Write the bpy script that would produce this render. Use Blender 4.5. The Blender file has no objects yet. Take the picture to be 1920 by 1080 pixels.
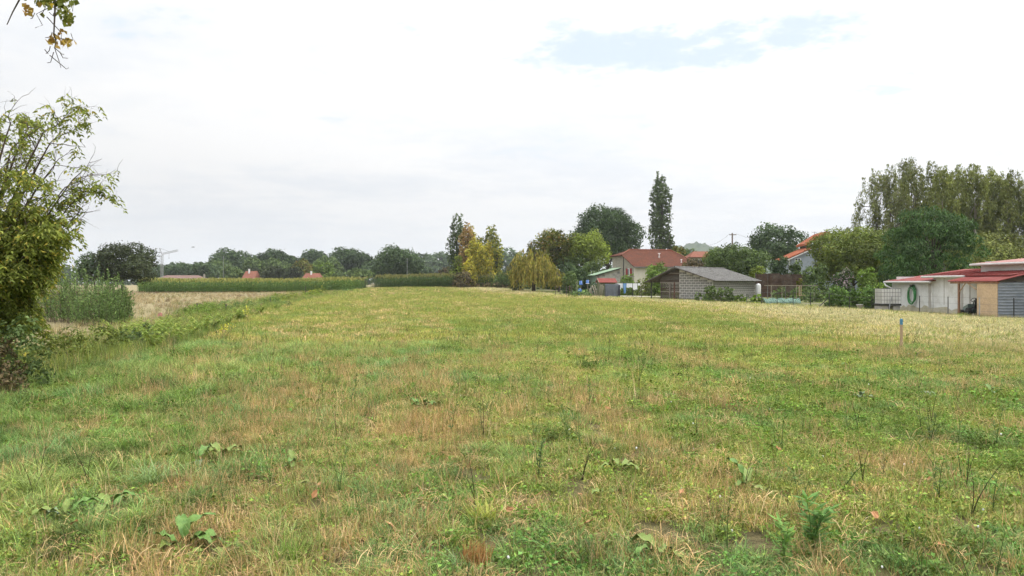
import bpy, math, random
import numpy as np
from mathutils import Vector, Matrix

# ------------------------------------------------------------------ camera, sky, sun, exposure
S = bpy.context.scene
COL = S.collection
F, H, HY = 1400.0, 1.7, 530.0            # focal length in photo pixels, eye height, horizon row


def X(px, Y):
    return (px - 960.0) / F * Y


def Z(py, Y):
    return H + (HY - py) / F * Y


def gy(py):
    return F * H / (py - HY)


cam = bpy.data.cameras.new('camera')
camo = bpy.data.objects.new('camera', cam)
COL.objects.link(camo)
camo.location = (0, 0, H)
camo.rotation_euler = (math.radians(90), 0, 0)
cam.sensor_width = 36
cam.lens = 36 * F / 1920
cam.shift_y = -(540 - HY) / 1920
cam.clip_end = 6000
S.camera = camo

SUN_EL, SUN_AZ = math.radians(52), math.radians(75)   # azimuth from +Y towards +X
world = bpy.data.worlds.new('World')
S.world = world
world.use_nodes = True
wn = world.node_tree
wn.nodes.clear()


def nd(nt, t, **kw):
    n = nt.nodes.new(t)
    for k, v in kw.items():
        setattr(n, k, v)
    return n


def math_n(nt, op, a, b=None, c=None, clamp=False):
    n = nd(nt, 'ShaderNodeMath', operation=op, use_clamp=clamp)
    for i, v in enumerate((a, b, c)):
        if v is None:
            continue
        if isinstance(v, (int, float)):
            n.inputs[i].default_value = v
        else:
            nt.links.new(v, n.inputs[i])
    return n.outputs[0]


def mix_n(nt, fac, a, b, blend='MIX'):
    n = nd(nt, 'ShaderNodeMix', data_type='RGBA', blend_type=blend)
    for sock, v in ((n.inputs[0], fac), (n.inputs[6], a), (n.inputs[7], b)):
        if isinstance(v, (int, float)):
            sock.default_value = v
        elif isinstance(v, tuple):
            sock.default_value = (*v[:3], 1)
        else:
            nt.links.new(v, sock)
    return n.outputs[2]


def smooth_n(nt, v, a, b):
    n = nd(nt, 'ShaderNodeMapRange', interpolation_type='SMOOTHSTEP')
    nt.links.new(v, n.inputs[0])
    n.inputs[1].default_value = a
    n.inputs[2].default_value = b
    return n.outputs[0]


def build_world():
    nt = wn
    out = nd(nt, 'ShaderNodeOutputWorld')
    bg = nd(nt, 'ShaderNodeBackground')
    STR = 0.1
    bg.inputs[1].default_value = STR
    sky = nd(nt, 'ShaderNodeTexSky', sky_type='NISHITA')
    sky.sun_disc = False
    sky.sun_elevation = SUN_EL
    sky.sun_rotation = SUN_AZ
    sky.dust_density = 2.0
    tc = nd(nt, 'ShaderNodeTexCoord')
    sep = nd(nt, 'ShaderNodeSeparateXYZ')
    nt.links.new(tc.outputs['Generated'], sep.inputs[0])
    x, y, z = sep.outputs
    zp = math_n(nt, 'MAXIMUM', z, 0.0)
    den = math_n(nt, 'ADD', zp, 0.10)
    u = math_n(nt, 'DIVIDE', x, den)
    v = math_n(nt, 'DIVIDE', y, den)
    cmb = nd(nt, 'ShaderNodeCombineXYZ')
    nt.links.new(u, cmb.inputs[0])
    nt.links.new(v, cmb.inputs[1])

    def noise(scale, detail, rough, off=0.0, dist=0.0):
        n = nd(nt, 'ShaderNodeTexNoise')
        n.inputs['Scale'].default_value = scale
        n.inputs['Detail'].default_value = detail
        n.inputs['Roughness'].default_value = rough
        n.inputs['Distortion'].default_value = dist
        ad = nd(nt, 'ShaderNodeVectorMath', operation='ADD')
        ad.inputs[1].default_value = (off, off * 0.7, off)
        nt.links.new(cmb.outputs[0], ad.inputs[0])
        nt.links.new(ad.outputs[0], n.inputs['Vector'])
        return n.outputs[0]
    n1 = noise(1.3, 8, 0.6, 3.1, 0.3)
    n2 = noise(5.0, 6, 0.65, 9.7)
    n3 = noise(0.55, 4, 0.5, 21.0)
    # cloud deck: bright and slightly grey billows; brighter towards the zenith and the veiled sun
    g = math_n(nt, 'MULTIPLY_ADD', n1, 0.55, 0.0)
    g = math_n(nt, 'MULTIPLY_ADD', n2, 0.30, g)
    g = math_n(nt, 'MULTIPLY_ADD', n3, 0.45, g)        # about 0.65
    bil = smooth_n(nt, g, 0.50, 0.76)
    grey = (0.87, 0.90, 0.94)
    white = (1.0, 1.0, 1.0)
    cl = mix_n(nt, bil, grey, white)
    # the veiled sun's side of the sky is brighter
    side = math_n(nt, 'MULTIPLY_ADD', x, 0.14, 0.0)
    zen = math_n(nt, 'MULTIPLY_ADD', math_n(nt, 'POWER', zp, 2.5), 1.75, 0.575)
    lum = math_n(nt, 'ADD', zen, side)
    lum = math_n(nt, 'MULTIPLY_ADD', smooth_n(nt, zp, 0.0, 0.22), 0.10, lum)
    cl = mix_n(nt, 1.0, cl, lum, 'MULTIPLY')
    # horizon veil a little bluish grey
    hz = smooth_n(nt, zp, 0.16, 0.0)
    cl = mix_n(nt, math_n(nt, 'MULTIPLY', hz, 0.5), cl, (0.63, 0.648, 0.672))
    # gaps in the deck where pale blue sky shows: broad noise gaps and the long gap ahead
    d1 = math_n(nt, 'SUBTRACT', u, 0.52)
    d2 = math_n(nt, 'SUBTRACT', v, 2.36)
    d2 = math_n(nt, 'MULTIPLY_ADD', d1, 0.30, d2)
    e = math_n(nt, 'ADD', math_n(nt, 'POWER', math_n(nt, 'DIVIDE', d1, 0.52), 2.0),
               math_n(nt, 'POWER', math_n(nt, 'DIVIDE', d2, 0.21), 2.0))
    e = math_n(nt, 'ADD', e, math_n(nt, 'MULTIPLY_ADD', n2, 5.0, -2.5))
    gap1 = smooth_n(nt, math_n(nt, 'MULTIPLY_ADD', n1, 2.0, math_n(nt, 'SUBTRACT', e, 1.0)), 1.35, 0.15)
    gap2 = smooth_n(nt, math_n(nt, 'MULTIPLY_ADD', n1, 0.6, math_n(nt, 'MULTIPLY', n2, 0.4)), 0.435, 0.35)
    gap = math_n(nt, 'MAXIMUM', gap1, math_n(nt, 'MULTIPLY', math_n(nt, 'MULTIPLY', gap2, smooth_n(nt, zp, 0.12, 0.24)), 0.75))
    blue = mix_n(nt, 0.92, mix_n(nt, 1.0, sky.outputs[0], (0.16, 0.16, 0.16), 'MULTIPLY'), (0.530, 0.598, 0.648))
    blue = mix_n(nt, 1.0, blue, math_n(nt, 'MULTIPLY_ADD', smooth_n(nt, zp, 0.3, 1.0), 0.4, 1.0), 'MULTIPLY')
    colr = mix_n(nt, gap, cl, blue)
    sc = nd(nt, 'ShaderNodeVectorMath', operation='SCALE')
    sc.inputs['Scale'].default_value = 1.0 / STR
    nt.links.new(colr, sc.inputs[0])
    nt.links.new(sc.outputs[0], bg.inputs[0])
    nt.links.new(bg.outputs[0], out.inputs[0])


build_world()
sun = bpy.data.lights.new('sun', 'SUN')
sun.energy = 1.5
sun.angle = math.radians(18)
sun.color = (1.0, 0.94, 0.84)
suno = bpy.data.objects.new('sun', sun)
COL.objects.link(suno)
sd = Vector((math.sin(SUN_AZ) * math.cos(SUN_EL), math.cos(SUN_AZ) * math.cos(SUN_EL), math.sin(SUN_EL)))
suno.rotation_euler = sd.to_track_quat('Z', 'Y').to_euler()
suno.location = (30, 0, 60)
S.view_settings.view_transform = 'Standard'
S.view_settings.look = 'None'
S.view_settings.exposure = 0.62
S.view_settings.gamma = 1.0
S.cycles.max_bounces = 4
S.cycles.diffuse_bounces = 2
S.cycles.transmission_bounces = 4
S.cycles.transparent_max_bounces = 4
S.cycles.volume_bounces = 0
S.cycles.use_adaptive_sampling = True
S.cycles.adaptive_threshold = 0.03

# ------------------------------------------------------------------ helpers
WORDS = 'one two three four five six seven eight nine ten eleven twelve thirteen fourteen fifteen sixteen seventeen eighteen nineteen twenty twenty-one twenty-two twenty-three twenty-four twenty-five twenty-six'.split()
ORD = ['first', 'second', 'third', 'fourth', 'fifth', 'sixth', 'seventh', 'eighth', 'ninth', 'tenth', 'eleventh', 'twelfth', 'thirteenth', 'fourteenth']
rng = np.random.default_rng(7)
random.seed(7)


def tag(o, label=None, cat=None, group=None, kind=None):
    if label:
        o['label'] = label
    if cat:
        o['category'] = cat
    if group:
        o['group'] = group
    if kind:
        o['kind'] = kind
    return o


def thing(name, label, cat, loc=(0, 0, 0), rz=0.0, group=None):
    o = bpy.data.objects.new(name, None)
    o.empty_display_size = 0.2
    COL.objects.link(o)
    o.location = loc
    o.rotation_euler = (0, 0, rz)
    return tag(o, label, cat, group)


def link(name, me, mat=None, parent=None):
    o = bpy.data.objects.new(name, me)
    COL.objects.link(o)
    if mat is not None and len(me.materials) == 0:
        me.materials.append(mat)
    if parent is not None:
        o.parent = parent
    return o


class MB:
    """collects polygons, build() links them as one mesh object"""

    def __init__(s):
        s.v, s.f = [], []

    def add(s, vs, fs):
        b = len(s.v)
        s.v += [tuple(map(float, p)) for p in vs]
        s.f += [tuple(b + i for i in f) for f in fs]
        return s

    def box(s, x0, x1, y0, y1, z0, z1):
        return s.add([(x0, y0, z0), (x1, y0, z0), (x1, y1, z0), (x0, y1, z0),
                      (x0, y0, z1), (x1, y0, z1), (x1, y1, z1), (x0, y1, z1)],
                     [(0, 3, 2, 1), (4, 5, 6, 7), (0, 1, 5, 4), (1, 2, 6, 5), (2, 3, 7, 6), (3, 0, 4, 7)])

    def bar(s, a, b, w, h=None, n=4):
        return s.tube([a, b], [w * .5, w * .5], n)

    def tube(s, pts, rad, n=6, cap=True):
        pts = [Vector(p) for p in pts]
        m = len(pts)
        if isinstance(rad, (int, float)):
            rad = [rad] * m
        vs, fs = [], []
        ref = Vector((0.3, 0.2, 1)).normalized()
        for i, p in enumerate(pts):
            t = (pts[min(i + 1, m - 1)] - pts[max(i - 1, 0)])
            if t.length < 1e-9:
                t = Vector((0, 0, 1))
            t.normalize()
            r = ref
            if abs(t.dot(r)) > 0.95:
                r = Vector((1, 0.1, 0)).normalized()
            a = t.cross(r).normalized()
            b = t.cross(a)
            off = math.pi / 4 if n == 4 else 0
            for k in range(n):
                an = 2 * math.pi * k / n + off
                vs.append(p + (a * math.cos(an) + b * math.sin(an)) * rad[i])
        for i in range(m - 1):
            for k in range(n):
                k2 = (k + 1) % n
                fs.append((i * n + k, i * n + k2, (i + 1) * n + k2, (i + 1) * n + k))
        if cap:
            fs.append(tuple(range(n - 1, -1, -1)))
            fs.append(tuple((m - 1) * n + k for k in range(n)))
        return s.add(vs, fs)

    def slab(s, poly, thick):
        """polygon (top corners in order) given a thickness straight down"""
        n = len(poly)
        lo = [(p[0], p[1], p[2] - thick) for p in poly]
        fs = [tuple(range(n)), tuple(range(2 * n - 1, n - 1, -1))]
        for i in range(n):
            j = (i + 1) % n
            fs.append((i, n + i, n + j, j))
        return s.add(list(poly) + lo, fs)

    def prism(s, poly2, y0, y1):
        """polygon in x,z extruded along y"""
        n = len(poly2)
        vs = [(p[0], y0, p[1]) for p in poly2] + [(p[0], y1, p[1]) for p in poly2]
        fs = [tuple(range(n)), tuple(range(2 * n - 1, n - 1, -1))]
        for i in range(n):
            j = (i + 1) % n
            fs.append((i, n + i, n + j, j))
        return s.add(vs, fs)

    def prismx(s, poly2, x0, x1):
        """polygon in y,z extruded along x"""
        n = len(poly2)
        vs = [(x0, p[0], p[1]) for p in poly2] + [(x1, p[0], p[1]) for p in poly2]
        fs = [tuple(range(n - 1, -1, -1)), tuple(range(n, 2 * n))]
        for i in range(n):
            j = (i + 1) % n
            fs.append((i, j, n + j, n + i))
        return s.add(vs, fs)

    def lathe(s, prof, n=12, c=(0, 0, 0)):
        vs, fs = [], []
        for r, z in prof:
            for k in range(n):
                a = 2 * math.pi * k / n
                vs.append((c[0] + r * math.cos(a), c[1] + r * math.sin(a), c[2] + z))
        for i in range(len(prof) - 1):
            for k in range(n):
                k2 = (k + 1) % n
                fs.append((i * n + k, i * n + k2, (i + 1) * n + k2, (i + 1) * n + k))
        fs.append(tuple(range(n - 1, -1, -1)))
        fs.append(tuple((len(prof) - 1) * n + k for k in range(n)))
        return s.add(vs, fs)

    def mesh(s, name, smooth=False):
        me = bpy.data.meshes.new(name)
        me.from_pydata(s.v, [], s.f)
        if smooth:
            me.shade_smooth()
        me.update()
        return me

    def build(s, name, mat, parent=None, smooth=False):
        return link(name, s.mesh(name, smooth), mat, parent)


def sstep(a, b, v):
    t = np.clip((np.asarray(v, float) - a) / (b - a), 0, 1)
    return t * t * (3 - 2 * t)


def vnoise(x, y, seed=0):
    x = np.asarray(x, float)
    y = np.asarray(y, float)
    xi, yi = np.floor(x).astype(np.int64), np.floor(y).astype(np.int64)
    fx, fy = x - xi, y - yi
    fx, fy = fx * fx * (3 - 2 * fx), fy * fy * (3 - 2 * fy)

    def h(a, b):
        n = (a * 374761393 + b * 668265263 + seed * 974634777) & 0x7fffffff
        n = ((n ^ (n >> 13)) * 1274126177) & 0x7fffffff
        return ((n ^ (n >> 16)) & 0xffff) / 65535.0
    return (h(xi, yi) * (1 - fx) + h(xi + 1, yi) * fx) * (1 - fy) + (h(xi, yi + 1) * (1 - fx) + h(xi + 1, yi + 1) * fx) * fy


def fbm(x, y, seed=0, o=4):
    s, a, t = 0.0, 1.0, 0.0
    for i in range(o):
        s = s + a * vnoise(np.asarray(x) * 2 ** i, np.asarray(y) * 2 ** i, seed + i * 17)
        t += a
        a *= 0.55
    return s / t


def terrain(x, y):
    x = np.asarray(x, float)
    y = np.asarray(y, float)
    m = sstep(-48, -18, x)
    z = 0.75 * sstep(95, 165, y) * m + 1.4 * sstep(170, 250, y) * m
    z = z + 0.05 * (fbm(x * 0.25, y * 0.25, 5, 3) - 0.5) * sstep(3, 8, y)
    z = z - 0.12 * sstep(20, 26, x) * sstep(30, 40, y) * (1 - sstep(55, 70, y))
    return z


def tz(x, y):
    return float(terrain(x, y))


# field lines (from the photograph, on the flat ground)
def line_left(y):     # left edge of the mown meadow
    return np.interp(y, [0, 12.5, 21.6, 34, 68, 132, 200], [-8.0, -8.4, -9.6, -13.2, -19.6, -28, -34])


def line_fence(y):    # garden fence on the right
    return np.interp(y, [0, 35, 47, 57, 79, 91, 140, 183, 260], [25.5, 24.6, 23.2, 19.8, 15.8, 9.5, 0, -13, -30])


def line_straw(y):    # where the greener meadow turns to straw
    return np.interp(y, [0, 8, 16, 24, 40, 55, 91, 149, 200], [12, 11.4, 10.8, 11.0, 11.8, 12.0, 4.0, -14, -30])


# ------------------------------------------------------------------ materials
def new_mat(name):
    m = bpy.data.materials.new(name)
    m.use_nodes = True
    nt = m.node_tree
    b = nt.nodes['Principled BSDF']
    return m, nt, b


def pmat(name, c1, c2=None, scale=3.0, rough=0.8, bump=0.0, bscale=None, stretch=(1, 1, 1), metal=0.0, detail=6,
         stain=None, stain_scale=0.6, stain_amt=0.5, spec=0.3):
    """two-tone noise colour with optional stains and bump"""
    m, nt, b = new_mat(name)
    tc = nd(nt, 'ShaderNodeTexCoord')
    mp = nd(nt, 'ShaderNodeMapping')
    mp.inputs['Scale'].default_value = stretch
    nt.links.new(tc.outputs['Object'], mp.inputs[0])
    n = nd(nt, 'ShaderNodeTexNoise')
    n.inputs['Scale'].default_value = scale
    n.inputs['Detail'].default_value = detail
    n.inputs['Roughness'].default_value = 0.65
    nt.links.new(mp.outputs[0], n.inputs[0])
    f = smooth_n(nt, n.outputs[0], 0.3, 0.7)
    col = mix_n(nt, f, c1, c2 or tuple(min(1, v * 1.35) for v in c1))
    if stain:
        n2 = nd(nt, 'ShaderNodeTexNoise')
        n2.inputs['Scale'].default_value = stain_scale
        n2.inputs['Detail'].default_value = 8
        n2.inputs['Roughness'].default_value = 0.7
        mp2 = nd(nt, 'ShaderNodeMapping')
        mp2.inputs['Location'].default_value = (3.3, 1.7, 9.1)
        nt.links.new(mp.outputs[0], mp2.inputs[0])
        nt.links.new(mp2.outputs[0], n2.inputs[0])
        sf = math_n(nt, 'MULTIPLY', smooth_n(nt, n2.outputs[0], 0.48, 0.68), stain_amt)
        col = mix_n(nt, sf, col, stain)
    nt.links.new(col, b.inputs['Base Color'])
    b.inputs['Roughness'].default_value = rough
    b.inputs['Metallic'].default_value = metal
    b.inputs['Specular IOR Level'].default_value = spec
    if bump:
        bp = nd(nt, 'ShaderNodeBump')
        bp.inputs['Strength'].default_value = bump
        bp.inputs['Distance'].default_value = 0.02
        if bscale:
            n3 = nd(nt, 'ShaderNodeTexNoise')
            n3.inputs['Scale'].default_value = bscale
            n3.inputs['Detail'].default_value = 5
            nt.links.new(mp.outputs[0], n3.inputs[0])
            nt.links.new(n3.outputs[0], bp.inputs['Height'])
        else:
            nt.links.new(n.outputs[0], bp.inputs['Height'])
        nt.links.new(bp.outputs[0], b.inputs['Normal'])
    return m


def leaf_mat(name, trans=0.3, rough=0.55, inst=False, spec=0.08):
    """colour comes with each leaf (attribute tint), a part of the light shines through"""
    m, nt, b = new_mat(name)
    at = nd(nt, 'ShaderNodeAttribute', attribute_name='tint')
    col = at.outputs['Color']
    if inst:
        at.attribute_type = 'INSTANCER'
        lo = nd(nt, 'ShaderNodeAttribute', attribute_name='shade')
        col = mix_n(nt, 1.0, col, lo.outputs['Color'], 'MULTIPLY')
    nt.links.new(col, b.inputs['Base Color'])
    b.inputs['Roughness'].default_value = rough
    b.inputs['Specular IOR Level'].default_value = spec
    if trans > 0:
        tr = nd(nt, 'ShaderNodeBsdfTranslucent')
        nt.links.new(mix_n(nt, 1.0, col, (1.1, 1.15, 0.8), 'MULTIPLY'), tr.inputs[0])
        mx = nd(nt, 'ShaderNodeMixShader')
        mx.inputs[0].default_value = trans
        nt.links.new(b.outputs[0], mx.inputs[1])
        nt.links.new(tr.outputs[0], mx.inputs[2])
        nt.links.new(mx.outputs[0], nt.nodes['Material Output'].inputs[0])
    return m


M = {}
M['leaf'] = leaf_mat('leaf', 0.28)
M['grass'] = leaf_mat('grass_blade', 0.25, 0.6, inst=True)
M['corn'] = leaf_mat('corn_leaf', 0.2, 0.5, inst=True)
M['bark'] = pmat('bark', (0.055, 0.045, 0.035), (0.12, 0.10, 0.08), 6, 0.9, 0.6, stretch=(1, 1, 0.25))
M['bark_pale'] = pmat('bark_pale', (0.22, 0.19, 0.14), (0.33, 0.29, 0.22), 5, 0.9, 0.4, stretch=(1, 1, 0.4))
M['twig'] = pmat('twig', (0.07, 0.055, 0.045), (0.12, 0.09, 0.07), 9, 0.9)
M['tile_red'] = None
M['plaster_cream'] = pmat('plaster_cream', (0.56, 0.52, 0.43), (0.63, 0.59, 0.50), 1.2, 0.9, 0.15, 14, stain=(0.36, 0.33, 0.27), stain_amt=0.4)
M['stone_grey'] = pmat('stone_grey', (0.25, 0.235, 0.19), (0.36, 0.335, 0.27), 3.0, 0.95, 0.5, 7, stain=(0.17, 0.16, 0.13), stain_amt=0.5)
M['render_dirty'] = pmat('render_dirty', (0.33, 0.32, 0.29), (0.42, 0.41, 0.37), 2, 0.95, 0.3, 10, stain=(0.05, 0.05, 0.05), stain_scale=0.7, stain_amt=0.85)
M['mortar'] = pmat('mortar', (0.50, 0.49, 0.46), (0.60, 0.58, 0.55), 6, 0.95, 0.3)
M['block'] = pmat('concrete_block', (0.17, 0.168, 0.16), (0.25, 0.245, 0.235), 4, 0.95, 0.5, 25)
M['block_light'] = pmat('concrete_block_light', (0.20, 0.20, 0.185), (0.30, 0.295, 0.27), 3, 0.95, 0.5, 25)
M['old_board'] = pmat('old_board', (0.060, 0.052, 0.046), (0.125, 0.110, 0.098), 3, 0.85, 0.4, stretch=(0.6, 0.6, 8))
M['old_board_pale'] = pmat('old_board_pale', (0.16, 0.14, 0.12), (0.25, 0.22, 0.19), 3, 0.85, 0.4, stretch=(0.6, 0.6, 8))
M['board_red'] = pmat('board_red', (0.10, 0.05, 0.04), (0.15, 0.08, 0.06), 3, 0.85, 0.3)
M['board_brown'] = pmat('board_brown', (0.045, 0.033, 0.026), (0.085, 0.062, 0.05), 3, 0.85, 0.4, stretch=(0.6, 0.6, 8))
M['fibro'] = pmat('fibre_cement', (0.105, 0.102, 0.096), (0.185, 0.180, 0.170), 3, 0.95, 0.3, 20, stain=(0.055, 0.05, 0.042), stain_scale=2.2, stain_amt=0.75)
M['white_wall'] = pmat('white_render', (0.64, 0.64, 0.63), (0.72, 0.72, 0.71), 1.0, 0.9, 0.2, 18, stain=(0.48, 0.47, 0.44), stain_scale=0.8, stain_amt=0.6)
M['wall_stain'] = pmat('damp_streak', (0.33, 0.31, 0.28), (0.43, 0.41, 0.38), 3, 0.95, stretch=(1, 1, 0.3))
M['wall_moss'] = pmat('earth_splash', (0.40, 0.36, 0.26), (0.50, 0.46, 0.36), 3, 0.95)
M['red_sheet'] = pmat('red_sheet_roof', (0.175, 0.036, 0.032), (0.225, 0.056, 0.050), 1.2, 0.7, 0.1, stain=(0.26, 0.11, 0.095), stain_amt=0.6, spec=0.12)
M['pink_sheet'] = pmat('faded_red_roof', (0.30, 0.15, 0.135), (0.36, 0.19, 0.17), 1.5, 0.7, spec=0.12)
M['gutter'] = pmat('grey_gutter', (0.45, 0.45, 0.44), (0.55, 0.55, 0.53), 3, 0.5)
M['white_pipe'] = pmat('white_plastic', (0.68, 0.68, 0.68), (0.75, 0.75, 0.75), 2, 0.4)
M['timber'] = pmat('timber_post', (0.22, 0.12, 0.08), (0.32, 0.19, 0.12), 5, 0.8, 0.2, stretch=(4, 4, 0.5))
M['osb'] = pmat('chipboard', (0.46, 0.33, 0.20), (0.60, 0.45, 0.29), 14, 0.85, 0.2, stain=(0.36, 0.27, 0.19), stain_scale=1.0, stain_amt=0.5)
M['zinc'] = pmat('zinc_sheet', (0.17, 0.195, 0.225), (0.27, 0.295, 0.33), 2.5, 0.6, 0.15, metal=0.1, stretch=(1, 1, 3))
M['rust'] = pmat('rusty_sheet', (0.055, 0.035, 0.028), (0.11, 0.07, 0.05), 2.5, 0.9, 0.3, stain=(0.16, 0.14, 0.11), stain_scale=0.9, stain_amt=0.5)
M['green_sheet'] = pmat('green_sheet_roof', (0.15, 0.23, 0.14), (0.21, 0.30, 0.19), 1.5, 0.6)
M['green_door'] = pmat('green_boards', (0.19, 0.26, 0.21), (0.25, 0.33, 0.26), 2, 0.8)
M['green_shed'] = pmat('mossy_boards', (0.09, 0.10, 0.055), (0.14, 0.15, 0.09), 3, 0.85, 0.3, stretch=(1, 1, 4))
M['tarp'] = pmat('grey_tarpaulin', (0.10, 0.115, 0.14), (0.14, 0.155, 0.185), 1.6, 0.5, 0.15)
M['tarp_dark'] = pmat('navy_tarpaulin', (0.018, 0.02, 0.035), (0.03, 0.033, 0.05), 2, 0.5)
M['cloth_white'] = pmat('white_cloth', (0.72, 0.73, 0.75), (0.80, 0.80, 0.81), 3, 0.9)
M['cloth_blue'] = pmat('blue_cloth', (0.13, 0.27, 0.52), (0.19, 0.34, 0.60), 3, 0.9)
M['blue_plastic'] = pmat('blue_plastic', (0.03, 0.10, 0.30), (0.05, 0.14, 0.36), 3, 0.4)
M['blue_paint'] = pmat('blue_paint', (0.06, 0.19, 0.30), (0.08, 0.23, 0.35), 6, 0.6)
M['raw_wood'] = pmat('raw_wood', (0.36, 0.25, 0.16), (0.46, 0.33, 0.21), 6, 0.8, stretch=(4, 4, 0.4))
M['stick'] = pmat('dry_stick', (0.24, 0.21, 0.16), (0.34, 0.30, 0.23), 5, 0.9)
M['post_dark'] = pmat('dark_post', (0.03, 0.032, 0.03), (0.05, 0.05, 0.045), 5, 0.7)
M['post_grey'] = pmat('grey_post', (0.10, 0.10, 0.10), (0.16, 0.16, 0.155), 5, 0.7)
M['post_pale'] = pmat('pale_post', (0.30, 0.31, 0.32), (0.40, 0.41, 0.42), 5, 0.7)
M['wire'] = pmat('wire', (0.10, 0.10, 0.10), (0.14, 0.14, 0.14), 5, 0.5)
M['shutter_red'] = pmat('red_shutter', (0.24, 0.015, 0.02), (0.29, 0.025, 0.03), 5, 0.6)
M['glass'] = pmat('dark_glass', (0.03, 0.035, 0.04), (0.05, 0.055, 0.06), 2, 0.1, spec=0.6)
M['curtain'] = pmat('pale_curtain', (0.45, 0.45, 0.46), (0.6, 0.6, 0.6), 6, 0.9, stretch=(6, 6, 0.3))
M['ibc'] = pmat('milky_plastic', (0.60, 0.60, 0.58), (0.68, 0.68, 0.66), 1.5, 0.35, stain=(0.48, 0.50, 0.45), stain_amt=0.5)
M['cage'] = pmat('cage_bar', (0.07, 0.07, 0.075), (0.11, 0.11, 0.11), 5, 0.5)
M['hose'] = pmat('green_hose', (0.045, 0.20, 0.06), (0.07, 0.27, 0.09), 5, 0.45)
M['mower'] = pmat('dark_green_paint', (0.025, 0.04, 0.035), (0.04, 0.055, 0.05), 4, 0.45)
M['mower_hood'] = pmat('grey_green_paint', (0.10, 0.14, 0.125), (0.14, 0.18, 0.16), 4, 0.4)
M['rubber'] = pmat('rubber', (0.015, 0.015, 0.015), (0.025, 0.025, 0.025), 5, 0.9)
M['grey_wall'] = pmat('grey_render', (0.25, 0.28, 0.32), (0.29, 0.32, 0.36), 2, 0.9)
M['net'] = pmat('turquoise_net', (0.11, 0.19, 0.15), (0.17, 0.26, 0.21), 6, 0.8)
M['pot'] = pmat('grey_pot', (0.28, 0.28, 0.26), (0.36, 0.36, 0.33), 4, 0.8)
M['steel'] = pmat('crane_steel', (0.26, 0.27, 0.28), (0.33, 0.33, 0.34), 3, 0.5)
M['pink'] = pmat('pink_ribbon', (0.62, 0.20, 0.24), (0.70, 0.30, 0.33), 3, 0.7)
M['petal_white'] = pmat('white_petal', (0.72, 0.72, 0.68), (0.80, 0.80, 0.76), 6, 0.8)
M['bird'] = pmat('bird_feather', (0.05, 0.05, 0.05), (0.08, 0.08, 0.08), 6, 0.8)
M['pole_wood'] = pmat('pole_wood', (0.16, 0.13, 0.10), (0.22, 0.18, 0.14), 5, 0.9)
M['concrete'] = pmat('concrete', (0.30, 0.29, 0.27), (0.38, 0.37, 0.34), 4, 0.9, 0.2)
M['far_roof'] = pmat('old_brown_tiles', (0.16, 0.10, 0.085), (0.22, 0.14, 0.115), 2.5, 0.9)


def tile_mat(name, c1, c2, c3, rows=0.33, cols=0.22):
    """clay tiles: small staggered rows with relief (each tile under two pixels wide)"""
    m, nt, b = new_mat(name)
    tc = nd(nt, 'ShaderNodeTexCoord')
    br = nd(nt, 'ShaderNodeTexBrick')
    br.inputs['Color1'].default_value = (*c1, 1)
    br.inputs['Color2'].default_value = (*c2, 1)
    br.inputs['Mortar'].default_value = (*[v * 0.6 for v in c1], 1)
    br.inputs['Scale'].default_value = 1.0
    br.inputs['Mortar Size'].default_value = 0.02
    br.inputs['Brick Width'].default_value = cols
    br.inputs['Row Height'].default_value = rows
    nt.links.new(tc.outputs['Object'], br.inputs['Vector'])
    n = nd(nt, 'ShaderNodeTexNoise')
    n.inputs['Scale'].default_value = 0.9
    n.inputs['Detail'].default_value = 9
    n.inputs['Roughness'].default_value = 0.75
    nt.links.new(tc.outputs['Object'], n.inputs[0])
    col = mix_n(nt, smooth_n(nt, n.outputs[0], 0.42, 0.66), br.outputs[0], c3)
    nt.links.new(col, b.inputs['Base Color'])
    b.inputs['Roughness'].default_value = 0.9
    b.inputs['Specular IOR Level'].default_value = 0.08
    bp = nd(nt, 'ShaderNodeBump')
    bp.inputs['Strength'].default_value = 0.8
    bp.inputs['Distance'].default_value = 0.04
    w = nd(nt, 'ShaderNodeTexWave', wave_type='BANDS', bands_direction='X')
    w.inputs['Scale'].default_value = 1.4
    nt.links.new(tc.outputs['Object'], w.inputs[0])
    nt.links.new(w.outputs[1], bp.inputs['Height'])
    nt.links.new(bp.outputs[0], b.inputs['Normal'])
    return m


M['tile_red'] = tile_mat('clay_tiles_red', (0.118, 0.044, 0.028), (0.152, 0.062, 0.038), (0.085, 0.040, 0.029))
M['tile_orange'] = tile_mat('clay_tiles_orange', (0.30, 0.092, 0.045), (0.35, 0.118, 0.058), (0.25, 0.092, 0.054))
M['tile_pale'] = tile_mat('clay_tiles_pale', (0.24, 0.095, 0.065), (0.28, 0.12, 0.08), (0.20, 0.095, 0.07))


# ------------------------------------------------------------------ ground
def axis(vals):
    return np.array(sorted(set(round(v, 3) for v in vals)))


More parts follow.
